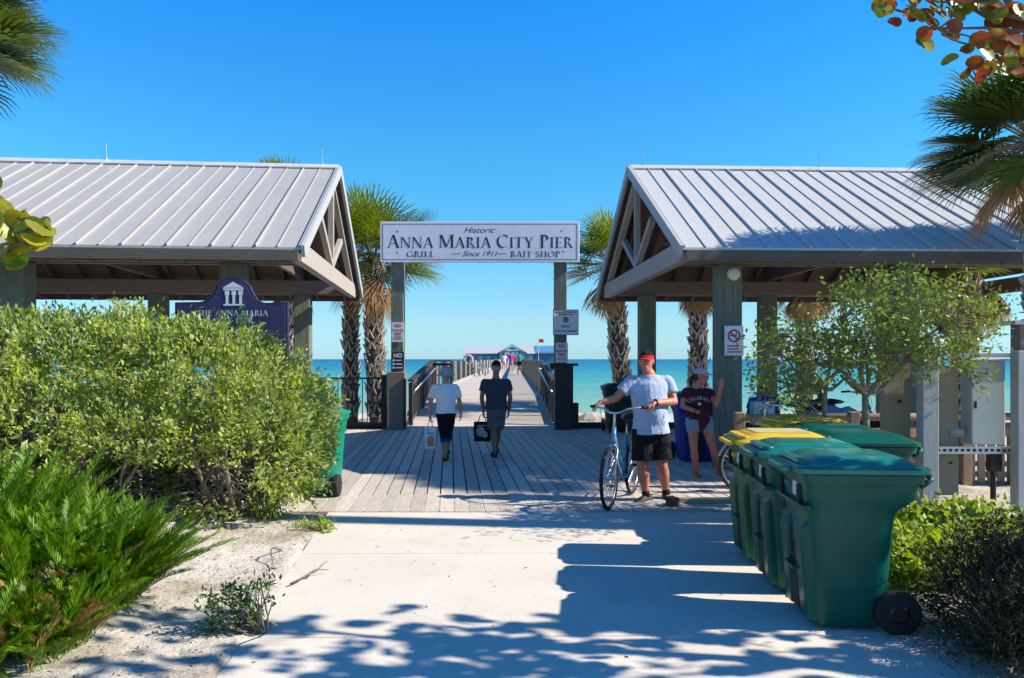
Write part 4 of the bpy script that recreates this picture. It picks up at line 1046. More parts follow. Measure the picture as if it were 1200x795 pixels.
# ------------------------------------------------------------------ palms
def palm(label, x, y, h, seed, z0=-.4, lean=(0,0), rc=1.3, nf=34, ndead=10, trunk_r=.17, mf='palm', nseg=30, boots=True, group='sabal palms around the pavilions'):
    r0 = random.Random(seed)
    t = empty('palm_tree', (x, y, z0), 0, label, 'palm tree', group)
    top = Vector((x+lean[0], y+lean[1], h)); b0 = Vector((x, y, z0)); n = 14
    pts = [b0.lerp(top, i/n)+Vector((lean[0]*.25*math.sin(math.pi*i/n),0,0)) for i in range(n+1)]
    mb = MB(); mb.tube(pts, [trunk_r*(1.25 if i == 0 else 1.0)*(1-.12*i/n) for i in range(n+1)], 14)
    tr = mb.build('trunk', M['palmtrunk'], t, world=True, smooth=True)
    if boots:
        mb = MB(); z = z0+.5; row = 0
        while z < h-.05:
            f_ = (z-z0)/(h-z0); c = b0.lerp(top, f_)+Vector((lean[0]*.25*math.sin(math.pi*f_),0,0)); rr = trunk_r*(1-.12*f_)
            for k in range(7):
                a = 2*math.pi*(k+.5*(row%2))/7+r0.uniform(-.22,.22); o_ = Vector((math.cos(a), math.sin(a), 0)); s_ = Vector((-math.sin(a), math.cos(a), 0))
                L = r0.uniform(.12,.30)*(1+.5*(f_>.8)); w = r0.uniform(.05,.085); tl_ = r0.uniform(.03,.14)
                if r0.random() < .14: continue
                for sg in (-1, 1):
                    p0 = c+o_*(rr-.01)+s_*sg*w; p1 = c+o_*(rr+tl_)+s_*sg*.016+Vector((0,0,L))
                    d_ = s_*.026; e_ = o_*.02
                    mb.add([p0-d_-e_, p0+d_-e_, p0+d_+e_, p0-d_+e_, p1-d_*.7-e_, p1+d_*.7-e_, p1+d_*.7, p1-d_*.7], [(3,2,1,0),(4,5,6,7),(0,1,5,4),(1,2,6,5),(2,3,7,6),(3,0,4,7)])
            z += .15; row += 1
        mb.build('trunk_boots', M['boot'], tr, world=True)
    V = []; Vd = []; pt = MB()
    for i in range(nf+ndead):
        dead = i >= nf
        az = r0.uniform(0, 2*math.pi); 
        el = (math.asin(min(1, max(-.55, -0.5+1.5*((i+.5)/nf))))) if not dead else r0.uniform(-1.35,-.75)
        el += r0.uniform(-.12,.12)
        h_ = Vector((math.cos(az), math.sin(az), 0)); s_ = Vector((-math.sin(az), math.cos(az), 0))
        Lp = rc*r0.uniform(.42,.58)*(.8 if dead else 1); p = top.copy()+h_*.08; ang = el+.25; pp = [p.copy()]
        for k in range(4):
            d_ = h_*math.cos(ang)+Vector((0,0,1))*math.sin(ang); p = p+d_*(Lp/4); pp.append(p.copy()); ang -= .10
        pt.tube(pp, [.018,.015,.013,.011,.009], 5)
        d_ = h_*math.cos(ang)+Vector((0,0,1))*math.sin(ang); u_ = s_.cross(d_)
        if u_.z < 0: u_ = -u_
        tgt = Vd if dead else V; Lb = rc*r0.uniform(.50,.62)*(.85 if dead else 1)
        spread = 2.1 if not dead else .8
        for k in range(nseg):
            a = -spread+2*spread*k/(nseg-1)+r0.uniform(-.03,.03)
            base = p+d_*(.10*math.cos(a))
            dd = d_*math.cos(a)+s_*math.sin(a)+u_*(.28-.10*abs(a))*(1 if not dead else -.2); dd.normalize()
            L = Lb*(.72+.28*math.cos(a*.6))*r0.uniform(.9,1.05); w = .021 if not dead else .015
            wv = (u_.cross(dd)).normalized()*w
            m1 = base+dd*L*.5+Vector((0,0,-.01)); m2 = base+dd*L*.82+Vector((0,0,-.035*L-.012)); tip = base+dd*L+Vector((0,0,-.11*L*(1+.8*r0.random())))
            tgt += [base-wv*.4, base+wv*.4, m1+wv, m1-wv, m1-wv, m1+wv, m2+wv*.6, m2-wv*.6, m2-wv*.6, m2+wv*.6, tip+wv*.08, tip-wv*.08]
    quads('crown', np.array([tuple(v) for v in V]), M[mf], t)
    if Vd: quads('dead_fronds', np.array([tuple(v) for v in Vd]), M['dead'], t)
    pt.build('petioles', M['tree'] if False else M['barkw'], t, world=True)
    return t
def pxpalm(label, px, Ypos, crown_py, seed, **k):
    v = P(px, crown_py, Ypos); return palm(label, v.x, Ypos, v.z, seed, **k)
pxpalm('palm with full green crown directly left of the gate board', 444, 20.5, 306, 1, lean=(-.15,0), rc=2.05, nf=44, ndead=5, trunk_r=.235)
pxpalm('palm with slimmer trunk right against the left pavilion gable, left of the fuller palm', 411, 20.8, 300, 2, rc=1.35, nf=26, ndead=3, trunk_r=.18)
pxpalm('tall palm behind the left pavilion, only its top fronds above the ridge', 338, 19.5, 240, 3, rc=1.3, nf=30, ndead=6)
pxpalm('palm whose crown peeks out left of the right pavilion gable', 738, 21.0, 312, 4, lean=(-.4,0), rc=1.65, nf=42, ndead=5, trunk_r=.235)
pxpalm('palm trunk standing behind the right pavilion, above the woman in maroon', 818, 21.5, 322, 5, rc=1.2, nf=26, ndead=8, trunk_r=.24)
pxpalm('palm with hanging dead fronds behind the small tree', 943, 21.0, 326, 6, rc=1.3, nf=26, ndead=14, trunk_r=.235)
pxpalm('shaggy palm with many brown hanging fronds near the right edge', 1130, 15.5, 318, 8, rc=1.25, nf=24, ndead=30, trunk_r=.24)
palm('palm at the right edge whose crown overhangs the pavilion roof', 6.98, 10.1, 4.48, 21, z0=-.2, lean=(0,0), rc=1.42, nf=54, ndead=3, mf='palmnear', nseg=34)
palm('palm outside the right edge shading the pavilion roof', 12.5, 10.45, 6.75, 10, z0=-.2, rc=.95, nf=15, ndead=8, mf='palmnear')
palm('tall palm outside the right edge whose trunk shadow crosses the path', 8.2, 6.85, 12.5, 12, z0=-.1, rc=1.5, nf=36, ndead=8, boots=False, trunk_r=.19)
palm('palm at the top left corner, only its hanging frond tips in view', -6.95, 9.0, 5.45, 11, z0=-.1, rc=1.3, nf=46, ndead=6, mf='palmnear', nseg=34)
pxpalm('slim palm with brown trunk seen between the posts under the left pavilion', 341, 20.0, 330, 14, rc=.9, nf=16, ndead=6, trunk_r=.14)

palm('second palm outside the right edge whose shadow falls low on the pavilion roof', 12.4, 10.35, 7.55, 17, z0=-.2, rc=.8, nf=12, ndead=8, mf='palmnear')

# ------------------------------------------------------------------ small tree over the bins
t = empty('small_tree', (3.62, 7.9, 0), 0, 'small airy tree with fine yellow green leaves behind the bins', 'tree')
cl = []
TY = 7.85
blob = [(1050,350,70,38),(1000,380,60,45),(1085,385,60,42),(1040,410,75,40),(980,420,50,35),(1010,345,30,22),(1140,375,32,30),(1125,410,30,22),(955,435,45,22),(905,400,22,30),(900,445,25,22),(928,420,30,22),(1040,330,22,12),(1095,345,38,22),(925,470,30,16),(1120,345,30,18),(890,425,16,34),(918,400,26,22),(940,460,30,18),(985,405,30,26),(1150,395,22,22),(1168,375,16,16),(1160,350,20,14)]
for (cx_, cy_, rx_, ry_) in blob:
    for _ in range(int(rx_*ry_/46)):
        a = rnd.uniform(0, 6.28); r_ = math.sqrt(rnd.random()); cl.append(P(cx_+rx_*r_*math.cos(a), cy_+ry_*r_*math.sin(a), TY+rnd.gauss(0,.33)))
b0 = Vector((3.62,7.9,gh(3.6,7.9)))
mb = MB(); fork = P(1014,462,TY); limb(mb, b0, fork, .045, .035, .03, seg=8); hubs = []
for (px, py, sx) in [(985,440,.0),(1040,425,.1),(1003,400,-.1),(1070,400,.2),(955,425,-.1),(1030,380,.1),(1100,385,.1)]:
    e_ = P(px,py,TY+sx); ps = limb(mb, fork, e_, .026, .012, .1, seg=6); hubs += ps[2:]
b1 = Vector((3.24,8.0,gh(3.24,8.0))); f2 = P(967,455,TY)
ps = limb(mb, b1, f2, .035, .025, .05, seg=7); hubs += ps[3:]
for (px, py) in [(935,425),(905,440),(915,395),(985,380),(900,405)]: hubs += limb(mb, f2, P(px,py,TY), .017, .007, .12, seg=5)[2:]
for (px,py) in ((1000,400),(995,440)): hubs += limb(mb, f2, P(px,py,TY+.1), .02, .01, .12, seg=5)[2:]
for c in cl:
    hb_ = min(hubs, key=lambda q_: (q_-c).length); limb(mb, hb_, c, .005, .002, .12, n=4, seg=4)
mb.build('trunk', M['barkw'], t, world=True, smooth=True)
ca = np.array([tuple(c) for c in cl]); per = 14; n = len(ca)*per
pos = np.repeat(ca, per, 0)+rng.normal(size=(n,3))*np.array([.075,.085,.05])
leafobj('crown', pos, rdir(n,-.15), rdir(n), rng.uniform(.045,.082,n), rng.uniform(.020,.034,n), M['tree'], t)

# ------------------------------------------------------------------ sea grape (round leaves)
def grape(name, label, trunkb, centers, per, spread, m, size=(.055,.095), limbs=None, cat='sea grape tree'):
    t = empty(name, trunkb, 0, label, cat); mb = MB()
    for k, (a_, b_, r0_, r1_) in enumerate(limbs): limb(mb, a_, b_, r0_, r1_, .05, seg=7)
    V = []; F_ = []
    for c in centers:
        src = min([x_ for l in limbs for x_ in (Vector(l[0]), Vector(l[0]).lerp(Vector(l[1]),.5), Vector(l[1]))], key=lambda q_: (q_-Vector(c)).length)
        limb(mb, src, c, .009, .004, .08, n=4, seg=4)
        for _ in range(per):
            p = Vector(c)+Vector((rnd.gauss(0,spread),rnd.gauss(0,spread),rnd.gauss(0,spread*.8))); r_ = rnd.uniform(*size)
            nrm = Vector((rnd.gauss(0,.45),rnd.gauss(-.8,.4),rnd.gauss(.3,.4))).normalized(); u_ = nrm.orthogonal().normalized(); w_ = nrm.cross(u_); o_ = len(V)
            V.append(p-nrm*r_*.12)
            for k in range(12):
                a = 2*math.pi*k/12; rr = r_*(1 if k else .82)*(1+.04*math.sin(3*a)); V.append(p+u_*math.cos(a)*rr+w_*math.sin(a)*rr*1.05+nrm*r_*.1*math.cos(2*a))
            F_ += [(o_, o_+1+k, o_+1+(k+1)%12) for k in range(12)]
    mb.build('branches', M['bark'], t, world=True, smooth=True)
    f_ = MB(); f_.v = [tuple(v) for v in V]; f_.f = F_; f_.build('leaves', m, t, world=True, smooth=True)
    return t
random.seed(3)
GY = 4.35
vis = [P(px,py,GY+rnd.uniform(-.15,.15)) for px, py in ((1062,6),(1085,12),(1105,2),(1120,22),(1140,45),(1152,18),(1175,30),(1190,60),(1195,12),(1160,58),(1130,-8),(1180,-10),(1060,-12),(1195,75))]
far = [Vector((rnd.uniform(3.15,6.3), rnd.uniform(3.1,4.25), rnd.uniform(2.2,4.1))) for _ in range(105)]
tb = (5.2,3.3,0)
lim = [((5.2,3.3,-.1),(5.0,3.6,1.9),.10,.08),((5.0,3.6,1.9),(3.6,4.1,3.2),.06,.03),((5.0,3.6,1.9),(5.8,3.8,3.6),.06,.03),((5.0,3.6,1.9),(4.6,3.5,3.8),.05,.03),((3.6,4.1,3.2),tuple(P(1100,34,GY)),.024,.005),((3.6,4.1,3.2),tuple(P(1120,2,GY)),.02,.008),((5.8,3.8,3.6),(6.3,3.6,2.5),.03,.01)]
grape('sea_grape_tree', 'sea grape tree reaching into the top right corner with red and green round leaves', tb, vis, 8, .085, M['grape'], (.035,.062), lim)
# crown part outside the frame (casts the dappled shade on the path)
lt = bpy.data.objects['sea_grape_tree']; 
def grape_leaves(parent, centers, per, spread, m, size):
    V = []; F_ = []
    for c in centers:
        for _ in range(per):
            p = Vector(c)+Vector((rnd.gauss(0,spread),rnd.gauss(0,spread),rnd.gauss(0,spread*.8))); r_ = rnd.uniform(*size)
            nrm = Vector((rnd.gauss(0,.6),rnd.gauss(0,.6),rnd.gauss(.5,.5))).normalized(); u_ = nrm.orthogonal().normalized(); w_ = nrm.cross(u_); o_ = len(V)
            V += [p+u_*math.cos(k*.7854)*r_+w_*math.sin(k*.7854)*r_+nrm*r_*.1*math.cos(2*k*.7854) for k in range(8)]; F_.append(tuple(range(o_, o_+8)))
    f_ = MB(); f_.v = [tuple(v) for v in V]; f_.f = F_; f_.build('leaves', m, parent, world=True)
grape_leaves(lt, far, 6, .15, M['grape'], (.05,.085))
LY = 3.1
visl = [P(px,py,LY+rnd.uniform(-.08,.08)) for px, py in ((15,272),(2,248),(35,262),(50,268),(28,285),(8,295),(-15,270),(-30,250),(-20,225))]
liml = [((-3.6,2.6,0),(-3.3,2.8,1.6),.06,.04),((-3.3,2.8,1.6),tuple(P(-40,300,LY)),.03,.012),(tuple(P(-40,300,LY)),tuple(P(20,285,LY)),.010,.005)]
grape('sea_grape_shrub', 'yellowing round sea grape leaves poking in at the left edge over the roof', (-3.6,2.6,0), visl, 3, .03, M['grapey'], (.042,.068), liml, 'sea grape')

# ------------------------------------------------------------------ low plants
def clump(name, label, pts, per, spread, Lr, Wr, m, up=.5, cat='plant', base=None, kind=None, stems=True):
    a = np.array(pts, float); base = base or (a[:,0].mean(), a[:,1].mean(), a[:,2].min())
    if kind: 
        n = len(a)*per; pos = np.repeat(a, per, 0)+rng.normal(size=(n,3))*np.array(spread)
        return tag(leafobj(name, pos, rdir(n,up), rdir(n), rng.uniform(*Lr,n), rng.uniform(*Wr,n), m), label, cat, kind=kind)
    t = empty(name, base, 0, label, cat); n = len(a)*per; pos = np.repeat(a, per, 0)+rng.normal(size=(n,3))*np.array(spread)
    leafobj('foliage', pos, rdir(n,up), rdir(n), rng.uniform(*Lr,n), rng.uniform(*Wr,n), m, t)
    if stems:
        mb = MB()
        for p in a: limb(mb, base, p, .007, .003, .15, n=4, seg=4)
        mb.build('stems', M['bark'], t, world=True)
    return t
def gp(px, py): Y = EYE*F/(py-HOR); return Vector(((px-600)/F*Y, Y, 0))
# brown bush bottom right
pts = []
for _ in range(200):
    a = rnd.uniform(0,6.28); e_ = rnd.uniform(0,1.5); r_ = rnd.uniform(.5,1.05)
    pts.append((2.72+.42*r_*math.cos(a)*math.cos(e_), 4.0+.40*r_*math.sin(a)*math.cos(e_), .02+.42*r_*math.sin(e_)))
for _ in range(330):
    a = rnd.uniform(0,6.28); e_ = rnd.uniform(0,1.5); r_ = rnd.uniform(.6,1.05)
    pts.append((3.02+.62*r_*math.cos(a)*math.cos(e_), 4.6+.62*r_*math.sin(a)*math.cos(e_), .02+.60*r_*math.sin(e_)))
clump('brown_bush', 'dark brownish low bush in the bottom right corner beside the nearest bin', pts, 30, (.05,.05,.05), (.03,.06), (.006,.014), M['dbush'], .6, 'bush', base=(3.02,4.6,-.02))
pts = [(rnd.uniform(3.0,5.0), rnd.uniform(5.7,8.1), rnd.uniform(.0,.16)) for _ in range(230)]+[(rnd.uniform(2.72,3.25), rnd.uniform(5.35,5.75), rnd.uniform(.0,.34)) for _ in range(60)]
clump('ground_weeds', 'low yellow green weeds on the ground behind the bins', pts, 20, (.08,.08,.05), (.05,.10), (.03,.055), M['weed'], .6, 'weeds', kind='stuff')
pts = [(rnd.uniform(2.9,5.2), rnd.uniform(5.2,7.6), rnd.uniform(.0,.13)) for _ in range(170)]
clump('dry_brush', 'dry brown brush on the ground among the weeds', pts, 22, (.08,.08,.04), (.04,.09), (.004,.010), M['litter'], .5, 'brush', kind='stuff')
# vine on the cabinet
clump('vine', 'thin green vine hanging over the grey cabinet', [P(1130,430,8.1),P(1145,438,8.1),P(1158,440,8.1),P(1165,436,8.1),P(1150,448,8.1),P(1153,462,8.1),P(1140,428,8.1)], 7, (.04,.02,.03), (.05,.08), (.03,.05), M['tree'], -.3, 'vine', base=tuple(P(1128,432,8.1)))
# seedling, sprig, succulent
g = gp(272,742); clump('small_shrub', 'small dark green sprig lying on the sand in front of the hedge', [tuple(g+Vector((rnd.uniform(-.16,.22),rnd.uniform(-.12,.12),rnd.uniform(.03,.30)))) for _ in range(46)], 14, (.028,.028,.02), (.03,.055), (.012,.02), M['sprig'], .4, 'shrub', base=tuple(g+Vector((.2,0,0))))
g = gp(368,622); clump('succulent', 'low yellow green succulent at the edge of the path by the boardwalk', [tuple(g+Vector((rnd.uniform(-.17,.17),rnd.uniform(-.1,.1),rnd.uniform(.0,.08)))) for _ in range(26)], 12, (.03,.03,.02), (.03,.05), (.014,.02), M['weed'], .5, 'plant')
pts = [(rnd.uniform(-7.5,-3.8), rnd.uniform(18.8,24), -.5+rnd.uniform(0,.25)) for _ in range(60)]+[(rnd.uniform(5.5,13), rnd.uniform(19,24), -.4+rnd.uniform(0,.5)) for _ in range(160)]
clump('beach_scrub', 'low green scrub growing on the sand behind the pavilions', pts, 30, (.18,.18,.1), (.06,.12), (.02,.04), M['hedge'], .5, 'scrub', kind='stuff')
# driftwood twigs
for i, (a_, b_, lb) in enumerate([((340,688),(385,672),'bent grey twig lying on the sand at the left edge of the path'),((322,735),(318,765),'curved twig standing beside the small sprig on the sand'),((330,648),(318,672),'thin dead stem on the sand below the hedge')]):
    A = gp(*a_); B = gp(*b_); mb = MB(); limb(mb, A+Vector((0,0,.02)), B+Vector((0,0,.025+.1*(i==1))), .008, .003, .12, n=8, seg=6)
    if i == 0: limb(mb, A.lerp(B,.5)+Vector((0,0,.05)), A.lerp(B,.6)+Vector((.05,.22,.07)), .007, .003, .15, seg=5)
    tag(mb.build('twig', M['bark'], smooth=True), lb, 'twig', 'twigs on the sand')
# litter on the sand
n = 2600; lx = rng.uniform(-4.2,-1.3,n); ly_ = rng.uniform(3.5,8.2,n); keep = np.array([x_ < path_left(y_)-.02+(-.0) for x_, y_ in zip(lx, ly_)])
lx = lx[keep]; ly_ = ly_[keep]; rx2 = rng.uniform(2.2,6.5,1500); ry2 = rng.uniform(4.0,8.6,1500); lx = np.concatenate([lx,rx2,rng.uniform(-1.5,2.3,110)]); ly_ = np.concatenate([ly_,ry2,rng.uniform(4.0,8.2,110)])
pos = np.array([(x_, y_, max(gh(x_,y_), 0 if (path_left(y_) < x_ < PATH_R) else -9)+.006) for x_, y_ in zip(lx, ly_)]); n = len(pos)
d = rng.normal(size=(n,3)); d[:,2] *= .12; s_ = rng.normal(size=(n,3)); s_[:,2] *= .2
tag(leafobj('leaf_litter', pos, d, s_, rng.uniform(.012,.045,n), rng.uniform(.004,.014,n), M['litter'], None), 'scattered dry leaves and bits on the sand', 'leaf litter', kind='stuff')
g = gp(395,664)
for (px, py) in ((576,733),(585,692),(430,700)): pass

# ------------------------------------------------------------------ bicycle
def wheel(t, cx_, r_, mt, spokes=28):
    w = MB().torus((cx_,0,r_),(0,1,0),r_-.022,.021,48,8).build('wheel', M['rubber'], t, smooth=True)
    MB().torus((cx_,0,r_),(0,1,0),r_-.047,.011,48,6).build('rim', M['steel'], w, smooth=True)
    mb = MB()
    for k in range(spokes):
        a = 2*math.pi*k/spokes; b_ = a+(.35 if k % 2 else -.35); y_ = .028*(1 if k % 4 < 2 else -1)
        mb.tube([(cx_+.02*math.cos(b_), y_, r_+.02*math.sin(b_)), (cx_+(r_-.05)*math.cos(a), 0, r_+(r_-.05)*math.sin(a))], .0018, 4)
    mb.build('spokes', M['steel'], w)
    MB().tube([(cx_,-.04,r_),(cx_,.04,r_)], .022, 12).build('hub', M['steel'], w)
def make_bike(label, m1, m2, loc, rz, fender=None):
    t = empty('bicycle', loc, rz, label, 'bicycle', None); r_ = .345
    fx, rx = .55, -.53
    wheel(t, fx, r_, None); wheel(t, rx, r_, None)
    fr = MB(); ht, hb2 = Vector((.335,0,.86)), Vector((.375,0,.68)); bb2 = Vector((-.08,0,.29)); stp = Vector((-.235,0,.74))
    fr.tube([ht+Vector((-.005,0,.03)), hb2], .024, 10)
    fr.tube([hb2+Vector((0,0,.03)), (.22,0,.47), (.08,0,.36), bb2], .022, 10)
    fr.tube([ht+Vector((0,0,-.05)), (.20,0,.60), (.03,0,.47), (-.145,0,.48)], .018, 10)
    fr.tube([bb2, stp], .018, 10)
    for s_ in (-1, 1):
        fr.tube([(rx,s_*.055,r_),(-.30,s_*.05,r_-.02),bb2+Vector((0,s_*.03,0))], .009, 6); fr.tube([(rx,s_*.055,r_),(-.20,s_*.025,.66)], .008, 6)
    fr.tube([bb2-Vector((0,.04,0)), bb2+Vector((0,.04,0))], .026, 12)
    fr.build('frame', m1, t, smooth=True)
    fk = MB()
    for s_ in (-1, 1): fk.tube([(.385,s_*.03,.68),(.39,s_*.05,.64),(.47,s_*.05,.48),(fx,s_*.05,r_)], [.016,.016,.013,.009], 8)
    fk.tube([(.385,-.035,.69),(.385,.035,.69)], .018, 8); fk.build('fork', M['silver'], t, smooth=True)
    st2 = MB().tube([ht, (.325,0,.96),(.315,0,1.02),(.32,0,1.045)], [.016,.015,.015,.016], 10); st2.build('stem', M['steel'], t, smooth=True)
    hbm = MB().tube([(.09,-.32,1.10),(.16,-.27,1.105),(.26,-.14,1.09),(.315,-.06,1.05),(.32,0,1.045),(.315,.06,1.05),(.26,.14,1.09),(.16,.27,1.105),(.09,.32,1.10)], .0125, 10)
    h_ = hbm.build('handlebar', M['steel'], t, smooth=True)
    for s_ in (-1, 1):
        MB().tube([(.06,s_*.345,1.098),(.165,s_*.262,1.106)], .018, 10).build('grip', M['rubber'], h_, smooth=True)
        MB().tube([(.2,s_*.22,1.095),(.26,s_*.28,1.06)], .006, 6).build('brake_lever', M['steel'], h_)
    cb = MB()
    cb.tube([(.26,-.18,1.08),(.42,-.12,1.0),(.43,-.04,.85),(.40,0,.70)], .0035, 5); cb.tube([(.26,.18,1.08),(.44,.10,1.02),(.42,.03,.88),(.30,.0,.70),(.0,0,.43)], .0035, 5); cb.build('cable', M['rubber'], t)
    sp = MB().tube([stp, (-.285,0,.92)], .013, 8).build('seat_post', M['steel'], t, smooth=True)
    sd_ = MB(); sd_.tube([(-.42,0,.955),(-.36,0,.965),(-.27,0,.955),(-.17,0,.95),(-.12,0,.945)], [(.02,.05),(.045,.10),(.042,.075),(.03,.03),(.015,.018)], 14, side=(0,0,1)); sd_.build('saddle', M['saddle'], t, smooth=True)
    cr = MB().torus(tuple(bb2+Vector((0,-.055,0))),(0,1,0),.085,.006,28,6)
    for k in range(5): a = k*1.2566; cr.beam(bb2+Vector((0,-.055,0)), bb2+Vector((.085*math.cos(a),-.055,.085*math.sin(a))), .006,.012)
    cr.beam(bb2+Vector((0,-.07,0)), bb2+Vector((.12,-.075,-.115)), .012,.022).beam(bb2+Vector((0,.07,0)), bb2+Vector((-.12,.075,.115)), .012,.022); cr.build('crankset', M['steel'], t)
    for a_, s_ in (((.12,-.115)),-1),((-.12,.115),1):
        MB().box(bb2+Vector((a_[0],s_*.125,a_[1])),(.09,.085,.022)).build('pedal', M['rubber'], t, bevel=.004)
    ch = MB().tube([bb2+Vector((0,-.055,.086)),(rx,-.05,r_+.035)], .004, 4).tube([bb2+Vector((0,-.055,-.086)),(rx,-.05,r_-.035)], .004, 4); ch.build('chain', M['rubber'], t)
    if fender is not None:
        for cx_ in (fx, rx):
            mb = MB(); N_ = 18
            for k in range(N_+1):
                a = R(20)+R(150)*k/N_; c_ = math.cos(a); s2 = math.sin(a)
                for y_, q_ in ((-.03,r_+.012),(0,r_+.028),(.03,r_+.012)): mb.v.append((cx_+q_*c_, y_, r_+q_*s2))
            mb.f = [(k*3+j, k*3+j+1, k*3+j+4, k*3+j+3) for k in range(N_) for j in (0,1)]
            o = mb.build('fender', fender, t, smooth=True); md = o.modifiers.new('s','SOLIDIFY'); md.thickness = .003
    return t
hd = math.atan2(-.925, -.38)
bike = make_bike('silver and light blue bicycle held by the man in the light blue shirt', M['bblue'], M['silver'], (1.27, 8.9, 0), hd)
bike2 = make_bike('bicycle with pale blue grey fenders parked behind the yellow lidded bin', M['bblue'], M['silver'], (3.42, 9.45, 0), R(183), fender=M['silver'])
bike3 = make_bike('dark bicycle leaning among beach gear under the right pavilion', M['blackc'], M['silver'], (5.55, 12.6, 0), R(10))

# ------------------------------------------------------------------ people
Z = Vector((0,0,1))
def hand(mb, w, d, pn, s=1.0, curl=.5, mirror=1):
    """w wrist, d direction of the hand, pn palm normal"""
    w = Vector(w); d = Vector(d).normalized(); pn = Vector(pn); pn = (pn-d*pn.dot(d)).normalized(); sd_ = d.cross(pn)*mirror
    kn = w+d*.085*s
    mb.tube([w-d*.01, w+d*.03*s, kn], [(.026*s,.019*s),(.038*s,.016*s),(.041*s,.014*s)], 10, side=sd_, rnd_=True)
    for k, (o_, L) in enumerate(((-.031,.068),(-.0105,.078),(.0105,.073),(.031,.058))):
        p0 = kn+sd_*o_*s-d*.01*s; a = 0; pts = [p0]; 
        for j in range(3):
            a += curl*(.9 if j else .6); pts.append(pts[-1]+(d*math.cos(a)+pn*math.sin(a))*L*s*(.45,.32,.26)[j])
        mb.tube(pts, [.0092*s,.0085*s,.0078*s,.0065*s], 7, rnd_=True)
    p0 = w+d*.022*s-sd_*.028*s
    p1 = p0+(-sd_*.7+d*.7+pn*.3).normalized()*.036*s; p2 = p1+(d*.85+pn*(.2+curl*.5)).normalized()*.034*s
    mb.tube([p0,p1,p2], [.012*s,.010*s,.008*s], 7, rnd_=True)
def head(mb, c, f, s=1.0, up=Z):
    f = Vector(f).normalized(); up = (Vector(up)-f*Vector(up).dot(f)).normalized(); sd_ = f.cross(up)
    prof = [(-.118,.022,.024,.045),(-.105,.040,.042,.036),(-.08,.054,.062,.022),(-.045,.064,.082,.006),(0,.072,.094,0),(.04,.075,.098,-.002),(.075,.068,.088,-.004),(.10,.050,.066,-.006),(.118,.020,.028,-.008)]
    pts = [c+up*z*s+f*o_*s for z,_,_,o_ in prof]
    mb.tube(pts, [(a*s,b*s) for _,a,b,_ in prof], 20, side=sd_)
    mb.tube([c+f*.088*s+up*.025*s, c+f*.112*s-up*.018*s, c+f*.096*s-up*.028*s], [.008*s,.014*s,.011*s], 8, rnd_=True)     # nose
    mb.tube([c+f*.078*s-up*.060*s-sd_*.02*s, c+f*.086*s-up*.060*s, c+f*.078*s-up*.060*s+sd_*.02*s], .007*s, 6, rnd_=True)    # lips
    for q_ in (-1,1):
        mb.tube([c+sd_*q_*.076*s+up*.022*s-f*.005*s, c+sd_*q_*.079*s-up*.03*s], [(.008*s,.017*s),(.007*s,.011*s)], 8, side=sd_, rnd_=True)
        mb.tube([c+f*.083*s+up*.032*s+sd_*q_*.018*s, c+f*.072*s+up*.030*s+sd_*q_*.045*s], .009*s, 6, rnd_=True)     # brows
def eyes(t, c, f, s=1.0):
    f = Vector(f).normalized(); sd_ = f.cross(Z)
    for q_ in (-1, 1):
        p = c+f*.084*s+Z*.012*s+sd_*q_*.031*s
        e = MB().ell(p, .0115*s,.0115*s,.0085*s, nu=10, nv=6).build('eye', M['cream'], t, world=True, smooth=True)
        MB().ell(p+f*.008*s, .0058*s,.0058*s,.0058*s, nu=8, nv=6).build('pupil', M['hair'], e, world=True, smooth=True)
def shoe(t, ankle, fwd, m, name='shoe', s=1.0, pitch=0, sole=M['sole'], sandal=False):
    fwd = Vector(fwd).normalized(); sd_ = fwd.cross(Z).normalized(); up = Z
    if pitch: fwd = (fwd*math.cos(pitch)-Z*math.sin(pitch)); up = sd_.cross(fwd)
    a = Vector(ankle)
    mb = MB(); b_ = a-up*.075*s
    if sandal:
        mb.tube([b_-fwd*.075*s+up*.005, b_, b_+fwd*.10*s, b_+fwd*.17*s], [(.032*s,.012),(.033*s,.012),(.045*s,.012),(.03*s,.012)], 12, side=sd_, rnd_=True)
        o = mb.build(name, m, t, world=True, smooth=True)
        for dx, r_ in ((-.02,.043),(.10,.045),(.06,.044)):
            MB().torus(b_+fwd*dx*s+up*.012, fwd, r_*s, .008, 18, 6).build('strap', m, o, world=True, smooth=True)
        return
    mb.tube([b_-fwd*.08*s+up*.03*s, b_-fwd*.03*s+up*.04*s, b_+fwd*.06*s+up*.028*s, b_+fwd*.13*s+up*.016*s, b_+fwd*.17*s+up*.008*s], [(.034*s,.045*s),(.040*s,.055*s),(.045*s,.042*s),(.046*s,.03*s),(.032*s,.02*s)], 14, side=sd_, rnd_=True)
    mb.tube([a-up*.06*s, a+up*.03*s], [.042*s,.040*s], 12)
    o = mb.build(name, m, t, world=True, remesh=.006, sm_it=2)
    mb = MB().tube([b_-fwd*.09*s-up*.012, b_-fwd*.03*s-up*.012, b_+fwd*.07*s-up*.012, b_+fwd*.14*s-up*.012, b_+fwd*.185*s-up*.008], [(.034*s,.016),(.040*s,.016),(.047*s,.016),(.047*s,.015),(.03*s,.012)], 14, side=sd_, rnd_=True)
    mb.build('sole', sole, o, world=True, smooth=True)

